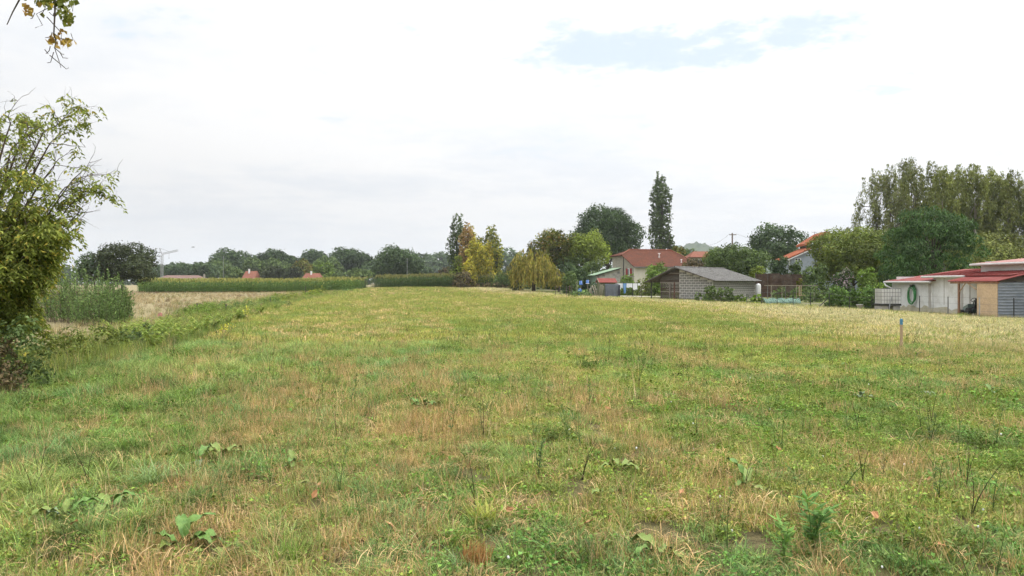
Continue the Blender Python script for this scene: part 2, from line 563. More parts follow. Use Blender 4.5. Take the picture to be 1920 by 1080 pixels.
def build_ground():
    xs = list(np.arange(-45, 45.1, 0.8))
    v = 46.0
    while v < 2600:
        xs += [v, -v]
        v *= 1.12
    ys = list(np.arange(-6, 62, 0.8)) + list(np.arange(62, 270, 3.0))
    v = 272.0
    while v < 3200:
        ys.append(v)
        v *= 1.1
    v = 8.0
    while v < 900:
        ys.append(-v)
        v *= 1.3
    xs, ys = axis(xs), axis(ys)
    gx, gyy = np.meshgrid(xs, ys)
    z = terrain(gx, gyy)
    nx, ny = len(xs), len(ys)
    co = np.stack([gx, gyy, z], -1).reshape(-1, 3)
    i = np.arange(ny - 1)[:, None] * nx + np.arange(nx - 1)[None, :]
    q = np.stack([i, i + 1, i + nx + 1, i + nx], -1).reshape(-1, 4)
    me = bpy.data.meshes.new('ground')
    me.from_pydata(co.tolist(), [], q.tolist())
    me.shade_smooth()
    x, y = co[:, 0], co[:, 1]
    wob = (fbm(x * 0.3, y * 0.3, 31) - 0.5) * 2.0
    straw = sstep(-1.5, 2.5, x - line_straw(y) + wob * 1.5) * (1 - sstep(0, 1.0, x - line_fence(y)))
    garden = sstep(-0.2, 0.6, x - line_fence(y)) * (y > 20)
    fallow = sstep(-0.6, 0.6, line_left(y) + wob - x)
    zone = np.zeros((len(x), 4), np.float32)
    zone[:, 0], zone[:, 1], zone[:, 2], zone[:, 3] = straw, garden, fallow, 1
    a = me.attributes.new('zone', 'FLOAT_COLOR', 'POINT')
    a.data.foreach_set('color', zone.ravel())
    m, nt, b = new_mat('field_soil')
    at = nd(nt, 'ShaderNodeAttribute', attribute_name='zone')
    sep = nd(nt, 'ShaderNodeSeparateColor')
    nt.links.new(at.outputs[0], sep.inputs[0])
    tc = nd(nt, 'ShaderNodeTexCoord')

    def nz(sc, det=6, r=0.65):
        n = nd(nt, 'ShaderNodeTexNoise')
        n.inputs['Scale'].default_value = sc
        n.inputs['Detail'].default_value = det
        n.inputs['Roughness'].default_value = r
        nt.links.new(tc.outputs['Object'], n.inputs[0])
        return n.outputs[0]
    fine = nz(9.0, 8, 0.75)
    mid = nz(0.5)
    mead = mix_n(nt, smooth_n(nt, fine, 0.35, 0.65), (0.06, 0.055, 0.028), (0.17, 0.14, 0.07))
    mead = mix_n(nt, smooth_n(nt, mid, 0.4, 0.65), mead, (0.13, 0.12, 0.05))
    stw = mix_n(nt, smooth_n(nt, fine, 0.35, 0.65), (0.26, 0.21, 0.10), (0.44, 0.36, 0.20))
    gdn = mix_n(nt, smooth_n(nt, fine, 0.35, 0.65), (0.10, 0.13, 0.045), (0.19, 0.19, 0.09))
    gdn = mix_n(nt, smooth_n(nt, mid, 0.50, 0.62), gdn, (0.24, 0.20, 0.14))
    fal = mix_n(nt, smooth_n(nt, fine, 0.35, 0.65), (0.18, 0.15, 0.08), (0.33, 0.28, 0.16))
    c = mix_n(nt, sep.outputs[0], mead, stw)
    c = mix_n(nt, sep.outputs[1], c, gdn)
    c = mix_n(nt, sep.outputs[2], c, fal)
    nt.links.new(c, b.inputs['Base Color'])
    b.inputs['Roughness'].default_value = 1.0
    b.inputs['Specular IOR Level'].default_value = 0.1
    bp = nd(nt, 'ShaderNodeBump')
    bp.inputs['Strength'].default_value = 0.8
    bp.inputs['Distance'].default_value = 0.06
    nt.links.new(fine, bp.inputs['Height'])
    nt.links.new(bp.outputs[0], b.inputs['Normal'])
    o = link('ground', me, m)
    tag(o, 'wide flat meadow soil under the grass reaching to the horizon', 'ground', kind='structure')


build_ground()

# wooded far hill right of the tall poplar
def build_hill():
    Yh = 1500.0
    mb_v, fs = [], []
    pts = [(1180, 500), (1240, 474), (1270, 462), (1290, 459), (1312, 457), (1328, 461), (1345, 466), (1390, 476), (1450, 490), (1520, 505)]
    n = 90
    pxs = np.linspace(1180, 1520, n)
    top = np.interp(pxs, [p[0] for p in pts], [p[1] for p in pts])
    rows = 14
    vs = []
    for r in range(rows):
        t = r / (rows - 1)
        for i in range(n):
            yy = Yh + 420 * (t - 0.5) * 1.0
            h = Z(top[i], Yh) * math.sin(math.pi * min(1, max(0, t)) * 0.999 + 0.0005)
            h *= 1 + 0.16 * (float(vnoise(i * 0.9, r * 1.3, 3)) - 0.5) + 0.06 * (float(vnoise(i * 2.2, r * 2.3, 9)) - 0.5)
            vs.append((X(pxs[i], Yh), yy, h))
    for r in range(rows - 1):
        for i in range(n - 1):
            fs.append((r * n + i, r * n + i + 1, (r + 1) * n + i + 1, (r + 1) * n + i))
    m = pmat('wooded_slope', (0.035, 0.055, 0.03), (0.075, 0.10, 0.055), 0.03, 1.0, 1.0, 0.05)
    o = MB().add(vs, fs).build('hill', m, None, True)
    tag(o, 'distant wooded hill behind the red roofed farmhouse', 'hill', kind='structure')


build_hill()

# ------------------------------------------------------------------ leaves, crowns and trees
def unit(v):
    return v / np.maximum(np.linalg.norm(v, axis=-1, keepdims=True), 1e-9)


def card_mesh(name, C, N, size, tint, aspect=0.6, axis_dir=None, fold=0.12, mat=None, shape=4):
    n = len(C)
    R = rng.normal(size=(n, 3))
    if axis_dir is not None:
        L = unit(axis_dir + 0.25 * R)
        Nn = unit(N - (N * L).sum(1, keepdims=True) * L + 1e-6)
    else:
        Nn = unit(N)
        L = unit(R - (R * Nn).sum(1, keepdims=True) * Nn)
    W = np.cross(Nn, L)
    s = np.asarray(size).reshape(-1, 1) * np.ones((n, 1))
    up = Nn * s * fold
    a = aspect
    v = np.stack([C - L * s * .5, C + W * s * a * .5 + up - L * s * .06, C + L * s * .5 - up * .5, C - W * s * a * .5 + up - L * s * .06], 1).reshape(-1, 3)
    me = bpy.data.meshes.new(name)
    me.vertices.add(4 * n)
    me.loops.add(4 * n)
    me.polygons.add(n)
    me.vertices.foreach_set('co', v.astype(np.float32).ravel())
    me.loops.foreach_set('vertex_index', np.arange(4 * n, dtype=np.int32))
    me.polygons.foreach_set('loop_start', np.arange(0, 4 * n, 4, dtype=np.int32))
    me.polygons.foreach_set('loop_total', np.full(n, 4, np.int32))
    at = me.attributes.new('tint', 'FLOAT_COLOR', 'POINT')
    t4 = np.ones((n, 4, 4), np.float32)
    t4[:, :, :3] = np.clip(tint, 0, 1)[:, None, :]
    at.data.foreach_set('color', t4.ravel())
    me.update(calc_edges=True)
    me.materials.append(mat or M['leaf'])
    return me


def palette(n, cols, w=None, clump=None, var=0.18):
    cols = np.array(cols, float) * 1.65
    k = rng.choice(len(cols), n, p=None if w is None else np.array(w) / sum(w))
    t = cols[k]
    t = t * (1 + var * rng.normal(size=(n, 1)))
    if clump is not None:
        t = t * clump.reshape(-1, 1)
    return np.clip(t, 0.004, 0.9)


def lobe_points(lobes, n, shell=0.30, cull=0.72, jitter=0.0, clump_n=7):
    """points on the outer shells of a union of ellipsoids, gathered in twig clumps"""
    L = np.array([np.r_[c, r] for c, r in lobes], float)
    area = (L[:, 3] * L[:, 4] + L[:, 4] * L[:, 5] + L[:, 3] * L[:, 5])
    pr = area / area.sum()
    m = int(n / clump_n * 1.9) + 10
    k = rng.choice(len(L), m, p=pr)
    d = unit(rng.normal(size=(m, 3)))
    r = 1 - shell * rng.random(m) ** 1.6
    p = L[k, :3] + d * L[k, 3:] * r[:, None]
    # drop clumps that lie deep inside another lobe
    keep = np.ones(m, bool)
    for j in range(len(L)):
        q = (((p - L[j, :3]) / L[j, 3:]) ** 2).sum(1)
        keep &= ~((q < cull ** 2) & (k != j) & (rng.random(m) > 0.15))
    p, k, d = p[keep], k[keep], d[keep]
    nc = len(p)
    per = max(1, int(round(n / nc)))
    rc = (L[k, 3:].mean(1) * 0.15)
    P = np.repeat(p, per, 0) + rng.normal(size=(nc * per, 3)) * np.repeat(rc, per)[:, None] * np.array([1, 1, 0.75])
    nrm = unit(d / L[k, 3:])
    br = (1 + 0.13 * rng.normal(size=nc)) * (1 + 0.20 * rng.normal(size=len(L)))[k]
    return P, np.repeat(nrm, per, 0), np.repeat(br, per), np.repeat(k, per)


def crown_object(lobes, n, size, cols, w, parent, droop=0.0, aspect=0.65, clump_n=7, shell=0.3, name='crown', var=0.16, zcol=None):
    P, N, br, k = lobe_points(lobes, n, shell, clump_n=clump_n)
    N = unit(N * 1.0 + rng.normal(size=N.shape) * 0.50 + np.array([0, 0, 0.35]))
    tint = palette(len(P), cols, w, np.clip(br, 0.6, 1.5), var)
    if zcol is not None:
        tint = zcol(P, tint)
    ax = None
    if droop:
        ax = np.array([0, 0, -droop]) + N * np.array([1, 1, 0])
    sz = size * (0.6 + 0.8 * rng.random(len(P)))
    return link(name, card_mesh(name, P, N, sz, tint, aspect, ax), None, parent)


def trunk_mesh(h, r, targets, rs, wob=0.08, base_h=None, n=7):
    mb = MB()
    base_h = base_h or h
    pts, rad = [], []
    ph = random.random() * 6
    for i in range(6):
        t = i / 5
        pts.append((math.sin(t * 3 + ph) * wob * base_h * t, math.cos(t * 2.3 + ph) * wob * base_h * t, -0.15 + (base_h + .15) * t))
        rad.append(r * (1.25 if i == 0 else 1 - 0.5 * t))
    mb.tube(pts, rad, n)
    top = Vector(pts[-1])
    for tg in targets:
        tg = Vector(tg)
        t0 = 0.45 + 0.5 * random.random()
        a = Vector(pts[0]).lerp(top, t0)
        mid = a.lerp(tg, 0.5) + Vector((random.uniform(-.1, .1), random.uniform(-.1, .1), 0.08)) * (tg - a).length
        mb.tube([a, mid, tg], [rs, rs * .7, rs * .3], 5)
    return mb


GREENS = {
    'oak': ([(0.040, 0.062, 0.026), (0.055, 0.082, 0.034), (0.030, 0.048, 0.022)], [3, 2, 2]),
    'far': ([(0.050, 0.075, 0.035), (0.065, 0.092, 0.042), (0.040, 0.062, 0.032)], [3, 2, 2]),
    'mid': ([(0.070, 0.100, 0.035), (0.095, 0.130, 0.045), (0.050, 0.075, 0.028)], [3, 2, 2]),
    'lime': ([(0.125, 0.160, 0.026), (0.155, 0.185, 0.038), (0.085, 0.110, 0.022)], [3, 2, 2]),
    'bright': ([(0.095, 0.145, 0.028), (0.125, 0.180, 0.040), (0.065, 0.100, 0.022)], [3, 2, 1]),
    'autumn': ([(0.085, 0.098, 0.022), (0.110, 0.112, 0.025), (0.155, 0.105, 0.030), (0.058, 0.070, 0.018)], [4, 3, 2, 3]),
    'gold': ([(0.300, 0.255, 0.036), (0.225, 0.220, 0.038), (0.145, 0.165, 0.034), (0.320, 0.260, 0.042)], [3, 3, 2, 2]),
    'rust': ([(0.300, 0.185, 0.090), (0.260, 0.185, 0.070), (0.200, 0.170, 0.055)], [3, 2, 2]),
    'poplar': ([(0.055, 0.076, 0.030), (0.078, 0.104, 0.042), (0.042, 0.058, 0.025)], [3, 2, 2]),
    'laurel': ([(0.062, 0.105, 0.028), (0.085, 0.140, 0.036), (0.045, 0.078, 0.022)], [3, 2, 2]),
    'birch_olive': ([(0.125, 0.142, 0.040), (0.155, 0.172, 0.048), (0.092, 0.106, 0.032), (0.150, 0.140, 0.038)], [4, 3, 3, 1]),
    'yellowing': ([(0.120, 0.145, 0.038), (0.215, 0.212, 0.040), (0.085, 0.108, 0.034), (0.265, 0.228, 0.040)], [4, 3, 3, 2]),
    'olive': ([(0.088, 0.112, 0.028), (0.112, 0.138, 0.034), (0.064, 0.082, 0.022), (0.120, 0.122, 0.030)], [4, 3, 3, 1]),
    'birch': ([(0.105, 0.118, 0.042), (0.132, 0.145, 0.050), (0.082, 0.094, 0.036), (0.14, 0.125, 0.04)], [4, 3, 3, 1]),
    'sophora': ([(0.034, 0.066, 0.022), (0.048, 0.086, 0.028), (0.068, 0.110, 0.034)], [3, 3, 1]),
    'willow': ([(0.230, 0.195, 0.045), (0.180, 0.172, 0.038), (0.265, 0.215, 0.060), (0.125, 0.130, 0.032)], [3, 3, 2, 3]),
    'dark': ([(0.035, 0.045, 0.022), (0.050, 0.060, 0.028), (0.028, 0.034, 0.018)], [3, 2, 2]),
    'brown': ([(0.075, 0.058, 0.035), (0.110, 0.085, 0.045), (0.060, 0.060, 0.028)], [2, 2, 2]),
    'weed': ([(0.095, 0.145, 0.050), (0.135, 0.190, 0.068), (0.070, 0.110, 0.040)], [3, 2, 2]),
}


def tree(name, label, px, Y, top, wpx, pal, cat='tree', group=None, style='round', bot=None, cpx=3.0, dens=2.6, trunk=True, seed=0,
         squash=1.0, nlobes=None, lobe_r=0.42, bark='bark', gap=1.0, droop=0.0, loc=None, zcol=None, aspect=0.65):
    """px: centre column, top: top row, wpx: crown width in photo pixels at distance Y"""
    global rng
    rng = np.random.default_rng(1000 + seed)
    random.seed(seed)
    x = X(px, Y) if loc is None else loc
    zb = tz(x, Y)
    h = Z(top, Y) - zb
    w = wpx / F * Y
    cb = 0.12 * h if bot is None else max(0.0, Z(bot, Y) - zb)      # crown bottom
    t = thing(name, label, cat, (x, Y, zb), 0, group)
    R = w / 2
    hc = (h - cb) / 2
    cz = cb + hc
    lobes = []
    if style == 'round':
        nl = nlobes or 15
        for i in range(nl):
            a = i * 2.399 + random.random()
            u = -0.75 + 1.65 * ((i + .5) / nl)
            rr = math.sqrt(max(0.0, 1 - min(1, abs(u)) ** 2)) * (0.54 + .28 * random.random())
            lr = lobe_r * random.uniform(0.65, 1.2)
            lobes.append(((R * rr * math.cos(a), R * rr * math.sin(a), cz + hc * u * (1 - lr)),
                          (R * lr, R * lr, hc * lr * squash * random.uniform(.8, 1.0))))
        lobes.append(((0, 0, cz), (R * .62, R * .62, hc * .62)))
    elif style == 'poplar':
        nl = nlobes or 36
        for i in range(nl):
            u = (i + .5) / nl
            prof = min(1.0, (u / 0.14) ** 0.6) * min(1, ((1.05 - u) / 0.30)) ** 0.5
            a = i * 2.399
            rr = R * prof * 0.62 * random.uniform(.55, 1.2)
            lr = R * prof * random.uniform(.26, .44)
            ht = (h - cb) * random.uniform(0.08, 0.16)
            lobes.append(((rr * math.cos(a), rr * math.sin(a), cb + (h - cb) * (0.04 + 0.92 * u) - ht * .3), (lr, lr, ht)))
    elif style == 'birch':
        nl = nlobes or 60
        for i in range(nl):
            u = (i + .5) / nl
            prof = min(1.0, (.35 + u / 0.35)) * min(1, ((1.06 - u) / 0.62)) ** 0.75
            a = i * 2.399 + random.random()
            rr = R * prof * math.sqrt(random.uniform(.05, 1.0))
            lr = R * random.uniform(.08, .16) * (.55 + .45 * prof)
            ht = (h - cb) * random.uniform(0.06, 0.12)
            lobes.append(((rr * math.cos(a), rr * math.sin(a), cb + (h - cb) * (0.03 + 0.93 * u) - .25 * rr), (lr, lr, ht)))
        for i in range(7):      # ragged leaders
            a, q = i * 2.399, R * random.uniform(.0, .45)
            zt_ = h * (1.0 - .14 * q / R * 2 * random.random() - (.02 * i))
            lobes.append(((q * math.cos(a), q * math.sin(a), zt_ - h * .05), (R * .06, R * .06, h * .06)))
    elif style == 'shrub':
        nl = nlobes or 11
        for i in range(nl):
            a = i * 2.399 + random.random()
            u = (i + .5) / nl
            rr = R * 0.62 * math.sqrt(1 - u * u * .8) * random.uniform(.75, 1.05)
            lr = R * random.uniform(.34, .5)
            lh = min(h * 0.36, lr * 1.1)
            lobes.append(((rr * math.cos(a), rr * math.sin(a), max(lh * .7, h * u - lh * .4)), (lr, lr, lh)))
        lobes.append(((0, 0, h * .45), (R * .6, R * .6, h * .42)))
    cols, wt = GREENS[pal]
    area = wpx * (h - cb) / Y * F
    n = int(2.7 * dens * gap * area / cpx ** 2)
    size = cpx * 1.5 / F * Y
    crown_object(lobes, n, size, cols, wt, t, droop=droop, zcol=zcol, aspect=aspect, clump_n=7 if Y > 60 else 9)
    if trunk:
        tg = [lb[0] for lb in random.sample(lobes, min(len(lobes), 9))]
        tm = trunk_mesh(h, max(.05, {'birch': 0.008, 'poplar': 0.014}.get(style, 0.024) * h), tg, (0.004 if style == 'birch' else 0.009) * h, 0.03, base_h=cb + hc * (0.5 if style not in ('poplar', 'birch') else 1.4))
        tm.build('trunk', M[bark], t, True)
    return t


def strands_tree(name, label, px, Y, top, wpx, pal, seed, ns, per, leaf_px, kind='willow', bot=None, cat='tree', group=None, bark='bark', lean=0.0):
    """trees whose twigs hang: willow and birch"""
    global rng
    rng = np.random.default_rng(2000 + seed)
    random.seed(seed)
    x = X(px, Y)
    zb = tz(x, Y)
    h = Z(top, Y) - zb
    R = wpx / F * Y / 2
    low = 0.05 * h if bot is None else max(0.1, Z(bot, Y) - zb)
    t = thing(name, label, cat, (x, Y, zb), 0, group)
    C, N, A, br = [], [], [], []
    tm = MB()
    if kind == 'willow':
        tm.tube([(0, 0, -.2), (0.1, 0, h * .3), (0, 0.1, h * .55)], [h * .05, h * .035, h * .02], 7)
        limbs = []
        for i in range(16):
            a = i * 2.399
            e = Vector((math.cos(a) * R * .55 * random.uniform(.3, 1), math.sin(a) * R * .55 * random.uniform(.3, 1), h * random.uniform(.72, .96)))
            tm.tube([(0, 0, h * .4), Vector((0, 0, h * .45)).lerp(e, .55) + Vector((0, 0, h * .06)), e], [h * .014, h * .009, h * .004], 5)
            limbs.append(e)
        for i in range(ns):
            a = random.random() * 2 * math.pi
            q = math.sqrt(random.random())
            r0 = R * 0.80 * q
            z0 = h * (0.60 + 0.40 * math.sqrt(max(0, 1 - q * q * 0.92))) * random.uniform(.74, 1.0) * (1 - .16 * (vnoise(a * 1.6, 1.0, seed) > .55))
            out = R * random.uniform(0.05, 0.24)
            ln = (z0 - low) * random.uniform(.45, 1.0) * (0.55 + .45 * q)
            b = random.uniform(.7, 1.25)
            for j in range(per):
                s = (j + random.random()) / per
                rr = r0 + out * min(1, s * 2.5)
                C.append((math.cos(a) * rr, math.sin(a) * rr, z0 + .15 * out * math.sin(min(1, s * 4) * 3.1) - ln * s))
                N.append((math.cos(a), math.sin(a), 0.2))
                A.append((math.cos(a) * .15, math.sin(a) * .15, -1))
                br.append(b)
    else:   # birch: a straight leader, rising limbs whose ends hang
        tm.tube([(0, 0, -.2), (R * .05, 0, h * .4), (-R * .04, 0, h * .75), (0, 0, h * .985)], [h * .010, h * .007, h * .004, h * .001], 6)
        nb = ns
        for i in range(nb):
            u = 0.12 + 0.88 * ((i + random.random()) / nb)
            a = i * 2.399 + random.random() * .6
            prof = min(1, (u + .12) / .4) * min(1.0, (1.03 - u) / 0.80) ** 1.05
            ln = R * prof * random.uniform(.35, 1.2)
            zz = h * u
            if zz - ln * .6 < low:
                continue
            up = ln * random.uniform(.25, .6) * (1.0 + 1.6 * max(0, u - .55))
            end = Vector((math.cos(a) * ln, math.sin(a) * ln, zz + up * .55))
            st = Vector((0, 0, zz - ln * .15))
            midp = Vector((math.cos(a) * ln * .55, math.sin(a) * ln * .55, zz + up))
            tm.tube([st, midp, end], [h * .0035, h * .0022, h * .001], 4)
            b0 = random.uniform(.75, 1.25)
            k = random.randint(3, 5)
            for q in range(k):
                s0 = 0.35 + 0.65 * (q + 1) / k
                p0 = st.lerp(midp, min(1, s0 * 1.6)) if s0 < .6 else midp.lerp(end, (s0 - .6) / .4)
                hl = R * random.uniform(.30, .75) * (1.15 - .95 * max(0, u - .3))
                jit = Vector((random.gauss(0, .08) * R, random.gauss(0, .08) * R, 0))
                for j in range(per):
                    s = (j + random.random()) / per
                    C.append(tuple(p0 + jit * s + Vector((math.cos(a) * hl * .2 * s + random.gauss(0, .035) * R, math.sin(a) * hl * .2 * s + random.gauss(0, .035) * R, -hl * s * s - .1 * hl * s))))
                    N.append((math.cos(a), math.sin(a), .3))
                    A.append((math.cos(a) * .4, math.sin(a) * .4, -1 if s > .3 else -.2))
                    br.append(b0)
        # leader tip
        for j in range(per * 5):
            s = random.random()
            C.append((random.gauss(0, .06) * R * (1.2 - s), random.gauss(0, .06) * R * (1.2 - s), h * (0.86 + .14 * s)))
            N.append((1, 0, .3)); A.append((random.gauss(0, .5), random.gauss(0, .5), .6)); br.append(1)
    C, N, A, br = map(np.array, (C, N, A, br))
    cols, wt = GREENS[pal]
    tint = palette(len(C), cols, wt, br, .15)
    size = leaf_px * (1.5 if kind == 'willow' else 1.2) / F * Y * (0.6 + .8 * rng.random(len(C)))
    N = unit(N + rng.normal(size=N.shape) * .7)
    link('crown', card_mesh('crown', C, N, size, tint, 0.34 if kind == 'willow' else 0.5, A), None, t)
    tm.build('trunk', M[bark], t, True)
    return t


# ------------------------------------------------------------------ far trees on the left and behind the maize
def far_trees():
    g = 'trees along the far edge behind the maize'
    L = [
        # px, Y, top, w, pal, label
        (408, 322, 484, 56, 'mid', 'small far tree filling the gap left of the tall dark oak'),
        (462, 318, 478, 44, 'far', 'narrow far tree just left above the orange roof'),
        (548, 325, 474, 54, 'oak', 'dark far tree between the two roofs, behind the conifers'),
        (617, 322, 476, 50, 'mid', 'round far tree left of the tallest dark oak'),
        (706, 318, 484, 54, 'far', 'low far tree left of the broad standalone oak'),
        (780, 335, 486, 50, 'oak', 'low dark far tree right of the broad standalone oak'),
        (345, 330, 491, 80, 'far', 'low rounded far tree just right of the crane mast'),
        (318, 345, 494, 70, 'far', 'low far tree standing behind the crane mast'),
        (385, 300, 489, 62, 'far', 'low dark tree left of the pale lamp pole'),
        (437, 345, 462, 82, 'oak', 'tall dark oak rising behind the pale lamp pole'),
        (487, 350, 474, 70, 'oak', 'dark tree between the two tall far oaks'),
        (520, 345, 462, 74, 'oak', 'tall far oak right above the orange roof'),
        (437, 270, 497, 48, 'mid', 'round low tree left of the orange far roof'),
        (482, 268, 500, 26, 'dark', 'small dark bush right against the orange far roof'),
        (478, 300, 480, 52, 'mid', 'mid green far tree behind the orange roof'),
        (512, 300, 481, 60, 'mid', 'mid green far tree between the two far roofs'),
        (520, 262, 497, 62, 'dark', 'dark pointed conifers in front of the far trees between the roofs'),
        (552, 258, 495, 30, 'dark', 'dark conifer left of the far house with white chimney'),
        (570, 300, 484, 42, 'autumn', 'small orange tinged tree above the far house with white chimney'),
        (604, 262, 486, 40, 'bright', 'bright green tree right of the far house with white chimney'),
        (592, 350, 462, 52, 'far', 'airy far tree with sky showing through its crown'),
        (648, 340, 458, 78, 'oak', 'tallest dark oak of the left far tree line'),
        (680, 345, 470, 52, 'oak', 'dark far oak sloping down right of the tallest one'),
        (630, 275, 503, 56, 'mid', 'low green tree left of the small far shelter'),
        (672, 262, 501, 46, 'mid', 'spreading low tree above the small far shelter'),
        (745, 235, 458, 92, 'oak', 'broad dark standalone oak at the corner of the maize'),
        (800, 300, 500, 24, 'far', 'round bush in front of the far wood beyond the maize'),
        (840, 240, 499, 40, 'brown', 'loose greyish bush left of the yellow poplars beyond the maize'),
    ]
    for i, (px, Y, top, w, pal, lab) in enumerate(L):
        tree('oak_tree' if pal == 'oak' else 'conifer_tree' if 'conifer' in lab else 'bush' if 'bush' in lab else 'field_tree',
             lab, px, Y, top, w, pal, group=g, seed=50 + i, cpx=2.6, dens=3.0, bot=532 if Y < 300 else 528, nlobes=13)
    # far wood reading as one mass
    global rng
    rng = np.random.default_rng(77)
    for nm, lab, segs, Y in (
        ('far_wood', 'far off wood closing the view behind the poplars and maize', [(690, 486), (720, 482), (780, 475), (800, 472), (830, 474), (860, 474), (900, 470), (930, 467), (950, 466), (970, 474), (1000, 478)], 560.0),
        ('far_wood', 'far off low wood on the skyline behind crane and dark willow', [(60, 500), (120, 498), (200, 500), (260, 496), (320, 493), (400, 490), (480, 488), (560, 486), (640, 484)], 520.0),
        ('far_wood', 'far off trees on the skyline behind the houses at right', [(1150, 480), (1220, 478), (1300, 480), (1420, 470), (1520, 462), (1600, 470)], 420.0)):
        lobes = []
        px = segs[0][0]
        while px < segs[-1][0]:
            tp = np.interp(px, [s[0] for s in segs], [s[1] for s in segs]) + random.uniform(-3, 4)
            r = random.uniform(9, 15) / F * Y
            zt = Z(tp, Y)
            x = X(px, Y)
            yy = Y + random.uniform(-12, 12)
            lobes.append(((x, yy, zt - r), (r, r, r)))
            lobes.append(((x + random.uniform(-1, 1) * r, yy - r * .7, zt * .62 - r * .2), (r * 1.1, r, zt * .3)))
            lobes.append(((x + random.uniform(-1, 1) * r, yy - r, zt * .28), (r * 1.2, r, zt * .3)))
            px += random.uniform(7, 13)
        o = crown_object(lobes, 14000, 5.5 / F * Y, *GREENS['far'], None, name=nm, shell=.25)
        tag(o, lab, 'wood', kind='stuff')


far_trees()


# ------------------------------------------------------------------ middle distance trees
def mid_trees():
    tree('willow_tree', 'dark grey green willow standing at the left edge of the maize', 229, 108, 449, 126, 'dark', seed=1, cpx=2.6, dens=2.5, bot=540, nlobes=17, lobe_r=.36)
    tree('willow_bush', 'thin grey green bush leaning left of the dark willow', 178, 106, 466, 60, 'far', seed=2, cpx=2.6, dens=1.2, bot=540)
    g = 'poplars in the clump at the far end of the meadow'
    tree('poplar_tree', 'tall dark green poplar, leftmost and highest of the yellowing clump', 858, 164, 402, 40, 'poplar', group=g, style='poplar', seed=3, cpx=2.2, dens=1.7, bot=520, bark='bark')
    tree('poplar_tree', 'rust orange poplar beside the highest dark one', 876, 161, 414, 32, 'rust', group=g, style='poplar', seed=4, cpx=2.2, dens=1.9, bot=525)
    tree('poplar_tree', 'slim yellow poplar behind the rust orange one', 884, 165, 424, 22, 'gold', group=g, style='poplar', seed=5, cpx=2.2, dens=1.9, bot=525)
    tree('poplar_tree', 'bushy golden poplar in the middle of the clump', 893, 156, 447, 44, 'gold', group=g, style='poplar', seed=6, cpx=2.2, dens=2.3, bot=538, nlobes=34)
    tree('poplar_tree', 'dark green poplar in the middle behind the golden ones', 898, 166, 443, 30, 'yellowing', group=g, style='poplar', seed=7, cpx=2.2, dens=2.0, bot=520)
    tree('poplar_tree', 'tall green poplar with yellow flecks on the right of the clump', 920, 162, 422, 44, 'yellowing', group=g, style='poplar', seed=8, cpx=2.2, dens=1.8, bot=525)
    tree('poplar_tree', 'low green yellow poplar on the right edge of the clump', 932, 160, 447, 26, 'yellowing', group=g, style='poplar', seed=9, cpx=2.2, dens=1.7, bot=520)
    tree('poplar_tree', 'bright yellow poplar with pale trunk at the right front of the clump', 917, 155, 452, 24, 'gold', group=g, style='poplar', seed=10, cpx=2.2, dens=1.8, bot=540, bark='bark_pale')
    tree('poplar_tree', 'short yellow green sucker at the left foot of the clump', 858, 158, 476, 26, 'lime', group=g, style='poplar', seed=11, cpx=2.2, dens=1.4, bot=530)
    tree('poplar_tree', 'low golden sucker at the front of the clump', 880, 153, 487, 34, 'gold', group=g, style='poplar', seed=12, cpx=2.2, dens=2.0, bot=542)
    tree('bramble_bush', 'dark brown leafless looking bush at the foot of the yellow poplars', 868, 149, 512, 44, 'brown', 'bush', style='shrub', seed=13, cpx=2.2, dens=2.6, trunk=False)
    tree('bramble_bush', 'dark green bush filling the gap right of the yellow poplars', 945, 150, 512, 44, 'mid', 'bush', style='shrub', seed=14, cpx=2.2, dens=2.6, trunk=False)
    tree('bramble_bush', 'small dark rounded bush at the left foot of the golden weeping willow', 968, 128, 528, 26, 'dark', 'bush', style='shrub', seed=15, cpx=2.2, dens=2.6, trunk=False)
    gb = 'low weeds along the end of the meadow'
    for i, px in enumerate(range(715, 960, 17)):
        y = 148 + (960 - px) * .06
        tree('weed_bush', ['low dark weed clump below the far maize, number ' + WORDS[i] + ' from the left',
                           'low brownish weed clump below the yellow poplars, number ' + WORDS[i] + ' from the left'][px > 850],
             px, y, 531 + random.uniform(-3, 4), 30, 'brown' if px > 850 else 'mid', 'weeds', gb, style='shrub', seed=100 + i, cpx=2.4, dens=2.0, trunk=False, nlobes=7)
    strands_tree('weeping_willow', 'golden weeping willow hanging to the ground beside the garden fence', 1000, 122, 463, 98, 'willow', 20, 520, 13, 4.2, 'willow', bot=543, bark='bark')
    strands_tree('weeping_willow', 'small golden weeping side tree right of the golden willow', 1047, 118, 507, 34, 'willow', 21, 110, 11, 4.0, 'willow', bot=543)
    tree('chestnut_tree', 'brown tinged round tree behind the golden weeping willow', 1040, 140, 423, 92, 'autumn', seed=22, cpx=2.8, dens=2.6, bot=515, nlobes=18, lobe_r=.36)
    tree('lime_tree', 'yellow green tree between the brown tinged tree and the dark oak', 1102, 138, 430, 80, 'lime', seed=23, cpx=2.6, dens=2.6, bot=512, nlobes=17, squash=1.3)
    tree('oak_tree', 'big round dark green oak behind the red roofed house', 1139, 178, 377, 124, 'oak', seed=24, cpx=2.6, dens=3.2, bot=505, nlobes=26, lobe_r=.34)
    tree('poplar_tree', 'very tall slim dark poplar behind the red roofed house', 1238, 190, 328, 44, 'poplar', style='poplar', seed=25, cpx=2.2, dens=2.3, bot=478, nlobes=70)
    tree('poplar_tree', 'short narrow shoot close right of the very tall poplar', 1256, 188, 434, 22, 'poplar', style='poplar', seed=26, cpx=2.2, dens=2.3, bot=478, nlobes=16)
    tree('garden_tree', 'small yellowish bush peeping over the ridge of the red roofed house', 1272, 160, 458, 26, 'autumn', seed=27, cpx=2.4, dens=2.2, bot=490)
